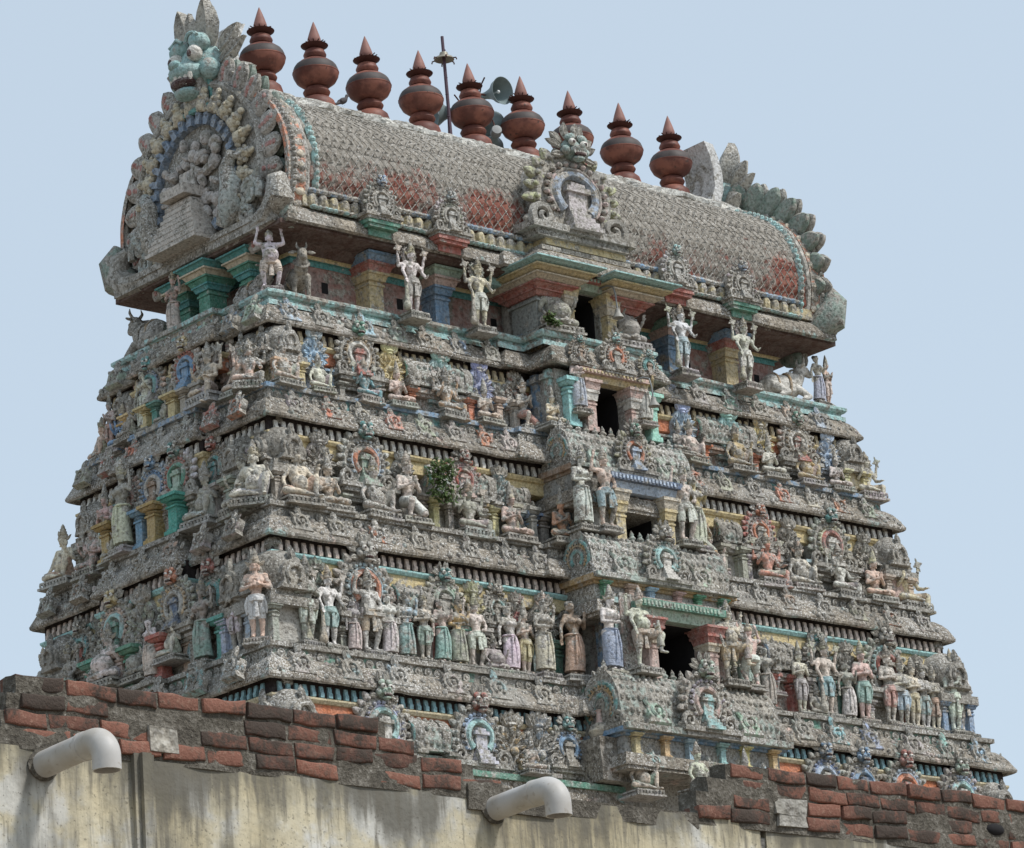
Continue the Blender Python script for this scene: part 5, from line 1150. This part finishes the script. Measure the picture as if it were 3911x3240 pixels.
# ------------------------------------------------------------------ ridge finials
def m_terra():
    t = NT('terracotta_metal'); p = t.pos(); n = t.noise(p, 3.2, 4, .6); n2 = t.noise(p, 14, 3)
    col = t.mix(t.step(n, .40, .62), (.125, .048, .037), (.255, .102, .072)); col = t.mix(t.step(n2, .60, .72), col, (.09, .05, .04))
    return t.fin(col, .55, t.bump(n2, .12, .01))
TERRA = m_terra(); TPALE = m_simple('pale_terracotta', (.27, .135, .11), .6); BAND = m_simple('dark_grey_band', (.075, .062, .058), .6, 0, .3, 5); RUST = m_simple('rusty_iron', (.075, .028, .022), .7)  # BAND: darker ring just above the widest part of the pot
def finial():
    r = empty('roof_finial'); S = 28
    mb = MB(); mb.lathe([(.27, -.3), (.275, .0), (.255, .07), (.20, .12), (.13, .145)], seg=S); mb.build('base_dome', TERRA, r)
    mb = MB(); mb.lathe([(.13, .14), (.175, .165), (.198, .21), (.202, .222), (.195, .235), (.17, .28), (.125, .305)], seg=S); mb.build('lower_ring', TERRA, r)
    mb = MB()
    mb.lathe([(.12, .295), (.20, .32), (.29, .39), (.332, .47), (.339, .515), (.345, .52), (.345, .535)], seg=S)
    mb.cur = 1; mb.lathe([(.345, .535), (.337, .54), (.333, .57), (.314, .62), (.290, .655)], seg=S); mb.cur = 0; mb.lathe([(.290, .655), (.22, .71), (.15, .745), (.115, .75)], seg=S); mb.build('pot', [TERRA, BAND], r)
    mb = MB(); mb.lathe([(.11, .745), (.15, .76), (.168, .80), (.171, .815), (.165, .83), (.14, .885), (.10, .91)], seg=S); mb.build('upper_ring', TERRA, r)
    mb = MB(); mb.lathe([(.09, .90), (.13, .915), (.198, .955), (.204, .965), (.196, .968), (.13, .945), (.08, .95)], seg=S); mb.build('disc', RUST, r)
    mb = MB()
    for k in range(14):
        a = 2*pi*k/14+rnd.uniform(-.1, .1); l = rnd.uniform(.15, .19); mb.tube([(.08*cos(a), .08*sin(a), .985), (l*cos(a), l*sin(a), 1.0+rnd.uniform(-.015, .02))], .009, 5)
    mb.lathe([(.10, .955), (.115, .985), (.09, 1.005)], seg=16); mb.build('spike_ring', RUST, r)
    mb = MB(); mb.lathe([(.085, .99), (.100, 1.03), (.098, 1.07), (.078, 1.14), (.045, 1.24), (.014, 1.325), (.003, 1.35)], seg=S); mb.build('cone_tip', TPALE, r)
    return r
NAMEF = ['first', 'second', 'third', 'fourth', 'middle', 'sixth', 'seventh', 'eighth', 'last']
f0 = finial()
KX = [-4.0, -3.03, -2.02, -1.03, -.02, .98, 2.0, 3.03, 4.08]
for i, x in enumerate(KX):
    if i == 0: f = f0; f.location = (x, 0, 23.42)
    else: f = copy_tree(f0, None, (x, 0, 23.40), rnd.uniform(0, 6))[0]
    f.rotation_euler = (rnd.uniform(-.02, .02), rnd.uniform(-.025, .025), i*1.3)
    tag(f, '%s terracotta pot finial %s on the roof ridge' % (NAMEF[i], 'from the left' if i not in (4, 8) else ('of nine' if i == 4 else 'at the right end')), 'roof finial', 'pot finials along the ridge')
# ------------------------------------------------------------------ loudspeakers, pole, lamps, birds, plants
HORN = m_simple('grey_green_enamel', (.20, .25, .25), .45); STEEL = m_simple('galvanised_steel', (.26, .27, .27), .5, .3); POLE = m_simple('purple_brown_rod', (.10, .065, .085), .6)
def speaker(loc, d, r, label, L=.42):
    e = empty('loudspeaker', loc, 0, label, 'loudspeaker', 'horn loudspeakers on the ridge'); q = Vector(d).normalized().to_track_quat('Z', 'Y'); e.rotation_mode = 'QUATERNION'; e.rotation_quaternion = q
    mb = MB(); prof = [(.05, -L*.45), (.06, -L*.2), (.085, 0), (.12, L*.16), (.18, L*.32), (r*.92, L*.46), (r, L*.52)]
    mb.lathe(prof+[(r*.97, L*.52), (r*.89, L*.455), (.165, L*.32), (.105, L*.16), (.06, 0), (.01, -L*.1)], seg=28); mb.build('horn_bell', HORN, e)
    mb = MB(); mb.lathe([(.02, -L*.85), (.075, -L*.84), (.085, -L*.75), (.085, -L*.5), (.05, -L*.42)], seg=16); mb.build('driver', STEEL, e)
    mb = MB(); mb.caps((0, 0, -L*.1), .014, (0, 0, L*.30), .012, 8); mb.ell((0, 0, L*.32), (.03, .03, .03), None, 10, 6); mb.build('centre_plug', m_simple('pale_plug', (.7, .72, .72), .3), e)
    mb = MB(); mb.tube([(0, .08, -L*.5), (0, .2, -L*.45), (0, .3, -L*.3)], .012, 6); mb.build('bracket', RUST, e)
speaker((.66, .30, 24.50), (.05, -1, -.12), .22, 'grey horn loudspeaker open towards the viewer, right of the middle finial', .5)
speaker((-.20, .34, 24.02), (-1, .45, -.05), .24, 'grey horn loudspeaker behind the left of the middle finial')
speaker((.52, .34, 24.04), (1, .5, -.05), .25, 'grey-green horn loudspeaker behind the right of the middle finial')
speaker((.62, .28, 23.72), (.55, 1, -.25), .20, 'small horn loudspeaker with dark driver, low behind the middle finial', .36)
mb = MB(); mb.tube([(.30, .36, 23.3), (.30, .36, 24.62)], .022, 8); mb.tube([(.30, .36, 24.46), (.66, .36, 24.5)], .016, 6); mb.tube([(-.22, .36, 24.02), (.52, .36, 24.04)], .016, 6); mb.tube([(.30, .36, 23.74), (.62, .36, 23.74)], .016, 6)
tag(mb.build('speaker_mast', RUST), 'thin rusty mast holding the loudspeakers behind the middle finial', 'mast')
e = empty('lightning_pole', (-.49, 0, 23.36), 0, 'thin dark pole with a small bell-shaped cap, left of the middle finial', 'pole')
mb = MB(); mb.tube([(0, 0, -.1), (.0, 0, .1), (0, 0, .5), (-.012, 0, 1.0), (-.03, 0, 1.72)], [.036, .034, .026, .026, .024], 8)
for z in (.42, .78, 1.05, 1.5): mb.ell((-.01, 0, z), (.03, .03, .012), None, 8, 4)
mb.build('rod', POLE, e)
mb = MB(); mb.lathe([(.03, .10), (.06, .095), (.075, .04), (.14, .01), (.155, -.02), (.14, -.025), (.06, .02), (.02, .03)], (-.02, 0, 1.36), 18); mb.build('bell_cap', m_simple('dull_brass', (.27, .25, .20), .5, .3), e)
mb = MB()
for k in range(6): a = k*pi/3; mb.tube([(-.02+.13*cos(a), .13*sin(a), 1.35), (-.02+.19*cos(a), .19*sin(a), 1.345), (-.02+.20*cos(a), .20*sin(a), 1.31)], .011, 5)
mb.build('hook_ring', RUST, e)
def lamp(loc, label, h=.42):
    e = empty('gooseneck_lamp', loc, 0, label, 'lamp', 'gooseneck lamps over the doorways')
    mb = MB(); mb.tube([(-.10, .42, -.02), (-.02, .12, .03), (.0, 0, .035), (.035, -.08, .0), (.05, -.1, -.12), (.07, -.1, -h)], .013, 7); mb.build('arm', STEEL, e)
    mb = MB(); mb.lathe([(.02, -h+.06), (.035, -h+.05), (.04, -h), (.075, -h-.05), (.085, -h-.08), (.08, -h-.08), (.05, -h-.03), (.01, -h)], (.07, -.1, 0), 18); mb.build('lamp_shade', m_simple('lamp_enamel', (.33, .32, .29), .5), e)
lamp((.22, -2.40, 20.42), 'steel gooseneck lamp hanging over the top gallery doorway', .40); lamp((.42, -2.78, 18.94), 'steel gooseneck lamp over the pink-pillared doorway', .34)
FEA = m_simple('bird_feathers', (.075, .068, .07), .7)
def bird(loc, rz, s, label):
    mb = MB(); mb.ell((0, 0, .12), (.15, .075, .08), Matrix.Rotation(-.5, 4, 'Y'), 10, 7); mb.caps((.09, 0, .18), .05, (.13, 0, .26), .04, 8); mb.ell((.14, 0, .28), (.048, .04, .042), None, 8, 6)
    mb.lathe([(.014, 0), (.002, .06)], (0, 0, 0), 6) if False else mb.tube([(.18, 0, .28), (.225, 0, .27)], [.013, .003], 6)
    mb.tube([(-.08, 0, .07), (-.2, 0, -.0), (-.28, 0, -.03)], [.05, .035, .03], 8)
    for k in (-1, 1): mb.tube([(.0, k*.03, .06), (.01, k*.03, -.02)], .009, 5); mb.ell((-.03, k*.065, .12), (.13, .02, .055), Matrix.Rotation(-.45, 4, 'Y'), 8, 5)
    me = remesh(mb, .012, 1); me.materials.append(FEA); o = link('pigeon', me); o.location = loc; o.rotation_euler = (0, 0, rz); o.scale = (s, s, s); tag(o, label, 'bird')
bird((-2.58, -.05, 23.50), .1, .62, 'small dark pigeon standing on the ridge between second and third finials')
LEAFM = NT('fresh_leaf'); LEAFM = LEAFM.fin(LEAFM.ramp(LEAFM.noise(LEAFM.pos(), 12, 2), [(.35, (.028, .056, .016)), (.65, (.10, .15, .045))]), .6)
def plant(loc, n, rx, rz_, label, droop):
    r = random.Random(n); e = empty('wild_plant', loc, 0, label, 'plant')
    lf = MB(); st = MB()
    for k in range(n):
        a = r.uniform(0, 2*pi); q = sqrt(r.random()); t = r.random(); c = Vector((rx*q*cos(a), -.05-.13*r.random(), rz_*(t-.45)*1.6*(1-.3*q)))
        if k % 8 == 0: st.tube([(0, 0, 0), (c.x*.5, -.1, c.z*.5+.1), (c.x, c.y, c.z)], .006, 5)
        for m in range(3):
            d = Vector((r.uniform(-1, 1), r.uniform(-1, .3), r.uniform(-.8, .7)-droop)); lf.leaf(c+Vector((r.uniform(-.03, .03), r.uniform(-.03, .03), r.uniform(-.03, .03))), d, (r.uniform(-.4, .4), -1, r.uniform(0, .9)), r.uniform(.045, .085), .035, .004, .01)
    lf.build('foliage', LEAFM, e, sharp=None); st.build('stem', m_simple('green_stem', (.10, .09, .04), .8), e)
plant((-3.26, -2.42, 16.95), 130, .24, .42, 'green bush sprouting from the middle storey of the tower', .25)
plant((-.95, -2.3, 19.72), 36, .11, .10, 'small green tuft growing beside the left pot-bellied figure', .0)
plant((-2.42, -2.32, 18.2), 14, .1, .1, 'tiny green weed on the storey ledge under the gallery', .0) if False else None
# plain pot finial on the lowest row
e = empty('stone_pot', (-1.50, -3.38, 13.32), 0, 'pale plaster pot with narrow neck on the lowest row, left of the big arch', 'pot')
mb = MB(); mb.lathe([(.06, 0), (.14, .05), (.17, .13), (.14, .21), (.07, .25)], seg=16); mb.build('belly', paint(CREAM, .4), e, .006); mb = MB(); mb.lathe([(.07, .245), (.05, .30), (.045, .40), (.06, .43), (.02, .44)], seg=14); mb.build('neck', paint(PINK, .3), e, .004)
mb = MB(); mb.box((0, 0, -.3), (.5, .5, .6)); mb.build('block', STONE, e, .015)

# ------------------------------------------------------------------ near wall
WY = -29.0
wall = empty('compound_wall', (-25.5, WY, 0), 0, 'stained cream plaster wall topped by broken courses of red brick', 'wall')
t = NT('stained_plaster'); p = t.pos(); mp = t.n('ShaderNodeMapping'); t.l(p, mp.inputs[0]); mp.inputs['Scale'].default_value = (6, 6, 1.1)
st = t.noise(mp.outputs[0], 1.0, 5, .6); mp2 = t.n('ShaderNodeMapping'); t.l(p, mp2.inputs[0]); mp2.inputs['Scale'].default_value = (28, 28, 3.0); st2 = t.noise(mp2.outputs[0], 1, 3, .6)
n1 = t.noise(p, 2.3, 5, .6); n2 = t.noise(p, 24, 4, .6); n3 = t.noise(p, 70, 3); n0 = t.noise(p, .95, 4, .55)
sp = t.n('ShaderNodeSeparateXYZ'); t.l(p, sp.inputs[0]); top = t.step(sp.outputs[2], 4.85, 5.18)
col = t.mix(t.step(n1, .35, .65), (.55, .475, .31), (.58, .535, .41)); col = t.mix(t.step(n2, .5, .75), col, (.46, .41, .29))
col = t.mix(t.math('MULTIPLY', t.step(n1, .53, .62), .75), col, (.62, .62, .59))
f = t.math('ADD', t.math('MULTIPLY', st, .45), t.math('ADD', t.math('ADD', t.math('MULTIPLY', n1, .2), t.math('MULTIPLY', n0, .38)), t.math('MULTIPLY', top, .09)))
col = t.mix(t.math('MULTIPLY', t.step(f, .485, .64), .86), col, (.105, .098, .078)); f2 = t.math('ADD', t.math('ADD', t.math('MULTIPLY', st2, .62), t.math('MULTIPLY', n0, .38)), t.math('MULTIPLY', top, .09))
col = t.mix(t.math('MULTIPLY', t.step(f2, .52, .66), .75), col, (.15, .138, .112))
col = t.mix(t.math('MULTIPLY', t.step(n3, .60, .68), .55), col, (.12, .11, .09))
PLAST = t.fin(col, .93, t.bump(n2, .3, .012, t.bump(n1, .5, .05)))
t = NT('rough_mortar'); p = t.pos(); n1 = t.noise(p, 9, 5, .65); n2 = t.noise(p, 48, 4, .7)
col = t.ramp(t.math('ADD', t.math('MULTIPLY', n1, .5), t.math('MULTIPLY', n2, .5)), [(.32, (.042, .037, .031)), (.5, (.125, .112, .09)), (.64, (.26, .24, .205))])
col = t.mix(t.step(n2, .64, .70), col, (.36, .34, .30)); MORT = t.fin(col, .95, t.bump(n2, .9, .02, t.bump(n1, .6, .04)))
t = NT('old_red_brick'); p = t.pos(); n1 = t.noise(p, 6.5, 4, .6); n2 = t.noise(p, 55, 3, .65)
at = t.n('ShaderNodeAttribute', attribute_name='shade'); br = t.mix(at.outputs['Fac'], (.105, .056, .043), (.245, .113, .080)); br = t.mix(t.step(n2, .5, .7), br, (.29, .165, .12))
dirt = t.math('ADD', t.math('MULTIPLY', n1, .75), t.math('ADD', t.math('MULTIPLY', n2, .3), t.math('MULTIPLY', at.outputs['Fac'], -.16)))
br = t.mix(t.math('MULTIPLY', t.step(dirt, .375, .515), .95), br, (.062, .049, .040)); BRICKM = t.fin(br, .93, t.bump(n2, .6, .012, t.bump(n1, .4, .03)))
# plaster body to the ground (subdivided so the face is not dead flat)
def slab(x0, x1, z0, z1, y0, y1, nx, nz, amp, fr):
    mb = MB(); loops = []
    for i in range(nx+1):
        x = x0+(x1-x0)*i/nx
        fr_ = [(x, y0-mnoise.noise(Vector((x*fr, 3, (z0+(z1-z0)*k/nz)*fr)))*amp, z0+(z1-z0)*k/nz) for k in range(nz+1)]
        loops.append(fr_+[(x, y1, z1), (x, y1, z0)])
    mb.loft(loops, True, smooth=False); return mb
XL, XR = -32.0, -19.0
W0 = Vector((-25.5, WY, 0))
def wpart(mb, name, m, rough=0, freq=5, parent=None, attr=None):
    mb.v = [v-W0 for v in mb.v]; return mb.build(name, m, parent or wall, rough, freq)
mb = slab(XL, -25.9, 0, 5.14, WY, WY+.24, 60, 30, .014, 2.2); wpart(mb, 'plaster_face', PLAST)
mb = slab(-25.9, -24.34, 0, 5.165, WY, WY+.24, 16, 30, .014, 2.2); wpart(mb, 'plaster_face', PLAST)
mb = slab(-24.30, XR, 0, 5.15, WY+.004, WY+.24, 50, 30, .014, 2.2); wpart(mb, 'plaster_face', PLAST)
mb = slab(-24.34, -24.30, 0, 5.10, WY+.02, WY+.24, 1, 2, 0, 1); wpart(mb, 'joint_strip', paint((.10, .095, .085), .4))
mb = MB(); 
for x0, x1, d in ((-27.855, -27.83, .022), (-27.83, -27.785, .045), (-27.785, -27.755, .018)): mb.bx(x0, x1, WY-d, WY+.05, 0, 5.16)
wpart(mb, 'pilaster_strip', PLAST, .003, 4)
# mortar bed and broken brick courses
def lumpy(x0, x1, z0, z1, d=.02):
    n = max(4, int((x1-x0)/.035)); mb = MB(); loops = []
    for i in range(n+1):
        x = x0+(x1-x0)*i/n; N = lambda a, z: mnoise.noise(Vector((x*5, a, z*9)))*.014
        loops.append([(x, WY-d+N(1, z), z) for z in [z0+(z1-z0)*k/6 for k in range(7)]]+[(x, WY+.06, z1+N(5, z1)+.008), (x, WY+.11, z1+N(6, z1)), (x, WY+.12, z0)])
    mb.loft(loops); return mb
CH = .0715; Z1 = 5.148
segs = [(XL, -28.47, 1), (-28.47, -28.44, 2), (-28.44, -28.40, 3), (-28.40, -26.53, 4), (-26.53, -26.38, 3), (-26.38, -26.05, 2), (-26.05, -25.9, 1), (-24.74, -24.66, 2), (-24.66, -24.53, 3), (-24.53, XR, 4)]
mb = MB()
for x0, x1, n in segs: q = lumpy(x0, x1, Z1-.02, Z1+n*CH-.012, .001); mb.add(q.v, q.f)
q = lumpy(-25.9, -24.74, 5.10, 5.175, .002); mb.add(q.v, q.f); q = lumpy(-26.1, -25.6, 5.08, 5.19, .012); mb.add(q.v, q.f)
wpart(mb, 'mortar_bed', MORT)
def sec(x):
    for x0, x1, n in segs:
        if x0 <= x < x1: return n
    return 0
rb = random.Random(5)
for c in range(4):
    mb = MB(); shade = []; x = XL-.12*(c % 2)
    z0 = Z1+c*CH+.004; z1 = z0+CH-.011
    while x < XR:
        L = .232*rb.uniform(.88, 1.1); xe = x+L-.013
        ok = sec(x+.02) > c and sec(xe-.02) > c
        if not ok and sec((x+xe)/2) > c and sec(xe-.02) > c: x = x+.05; continue
        skip = rb.random() < (.2 if c < 3 else .05)
        if ok and not (skip) and not (c in (0, 1) and (-27.80 < (x+xe)/2 < -27.62 or -24.30 < (x+xe)/2 < -24.0)) and not (c == 1 and abs((x+xe)/2+22.74) < .13):
            n0 = len(mb.v); pr = rb.uniform(.002, .018); tl = rb.uniform(-.012, .012); r_ = .007
            ring = lambda y, k: [(x+k, y, z0+k+tl*.0), (xe-k, y, z0+k+tl), (xe-k, y, z1-k+tl), (x+k, y, z1-k)]
            mb.loft([ring(WY+.10, 0), ring(WY-pr+r_, 0), ring(WY-pr+r_*.3, r_*.35), ring(WY-pr, r_)], smooth=False)
            shade += [max(0, min(1, rb.gauss(.5, .28)))]*(len(mb.v)-n0)
        x += L
    if not mb.v: continue
    # split long faces so noise can nibble the edges
    me_o = wpart(mb, 'brick_course', BRICKM); me = me_o.data
    a = me.attributes.new('shade', 'FLOAT', 'POINT'); a.data.foreach_set('value', shade)
    bm = bmesh.new(); bm.from_mesh(me); bmesh.ops.subdivide_edges(bm, edges=[e_ for e_ in bm.edges if e_.calc_length() > .1], cuts=5, use_grid_fill=True); bm.to_mesh(me); bm.free()
    for v in me.vertices: v.co += mnoise.noise_vector(v.co*11)*.010+mnoise.noise_vector(v.co*32)*.003
mb = MB(); 
for x, z, w_, h_ in ((-27.70, 5.225, .15, .10), (-24.14, 5.25, .21, .075), (-24.13, 5.185, .20, .06)): mb.box((x, WY+.066, z), (w_, .16, h_), (.95, 1))
wpart(mb, 'cement_patch', paint((.24, .225, .19), .4, .3), .02, 9)
mb = MB(); mb.push(Matrix.Translation((-22.74, WY-.035, 5.262))); mb.ell((0, .05, 0), (.075, .03, .032), None, 12, 6); mb.pop(); wpart(mb, 'drain_hole', DARK, .006, 12)  # black lump in place of a hole, its inner shade painted on
# drain pipes
t = NT('grey_pvc'); p = t.pos(); n1 = t.noise(p, 5, 4); n2 = t.noise(p, 30, 3)
col = t.mix(t.step(n1, .4, .7), (.50, .485, .46), (.40, .37, .325)); col = t.mix(t.math('MULTIPLY', t.step(n2, .60, .70), .5), col, (.30, .26, .21)); PVC = t.fin(col, .5, t.bump(n2, .05, .005))
def pipe(x, z, L, label):
    e = empty('drain_pipe', (x, WY, z), 0, label, 'pipe', 'drain pipes through the wall'); R = .0535; S = 30
    mb = MB(); mb.tube([(0, .12, -.012), (0, -.10, .0), (0, -L+.05, .008)], [R]*3, S); mb.build('straight_pipe', PVC, e, sharp=50)
    mb = MB(); pts = []; rb_ = .075
    for k in range(-1, 11):
        if k < 0: pts.append((0, -L+.06, .008)); continue
        a = k/10*pi/2*1.02; pts.append((0, -L-rb_*sin(a), .008-rb_*(1-cos(a))))
    pts.append((0, -L-rb_, .008-rb_-.05)); rad = [R*1.06]*len(pts)
    mb.tube(pts, rad, S, False); inn = [R*.94]*len(pts); mb.tube(pts, inn, S, False)
    e1 = Vector(pts[-1]); mb.loft([[(R*q*cos(2*pi*j/S), e1.y+R*q*sin(2*pi*j/S), e1.z) for j in range(S)] for q in (1.06, .94)], True, False, False)
    mb.build('elbow', PVC, e, sharp=50)
    mb = MB(); mb.tube([(0, -L+.075, .008), (0, -L+.055, .008)], [R*1.085]*2, S); mb.build('collar', PVC, e)
    mb = MB(); mb.lathe([(R*1.0, 0), (R*1.18, .0), (R*1.25, .012), (R*1.05, .02)], (0, 0, 0), 20)
    mb.v = [Vector((v.x*1.05, -v.z*1.0-.0, v.y-.006)) for v in mb.v]; mb.build('mortar_ring', MORT, e, .008, 14)
pipe(-28.285, 5.075, .362, 'grey plastic drain pipe with downward elbow, left one, below the bricks'); pipe(-25.955, 5.095, .345, 'grey plastic drain pipe with downward elbow, at the gap in the bricks')
# ------------------------------------------------------------------ ground
mb = MB(); N = 40; S_ = 3000
mb.add([(-S_, -S_, 0), (S_, -S_, 0), (S_, S_, 0), (-S_, S_, 0)], [(0, 1, 2, 3)], False)
t = NT('dry_earth'); p = t.pos(); n1 = t.noise(p, .4, 5); n2 = t.noise(p, 9, 4)
g = mb.build('ground', t.fin(t.mix(n2, t.mix(n1, (.20, .155, .11), (.30, .25, .19)), (.16, .13, .10)), .95, t.bump(n2, .4, .05)), None, sharp=None); tag(g, 'dry sandy earth of the temple street', 'ground', kind='structure')
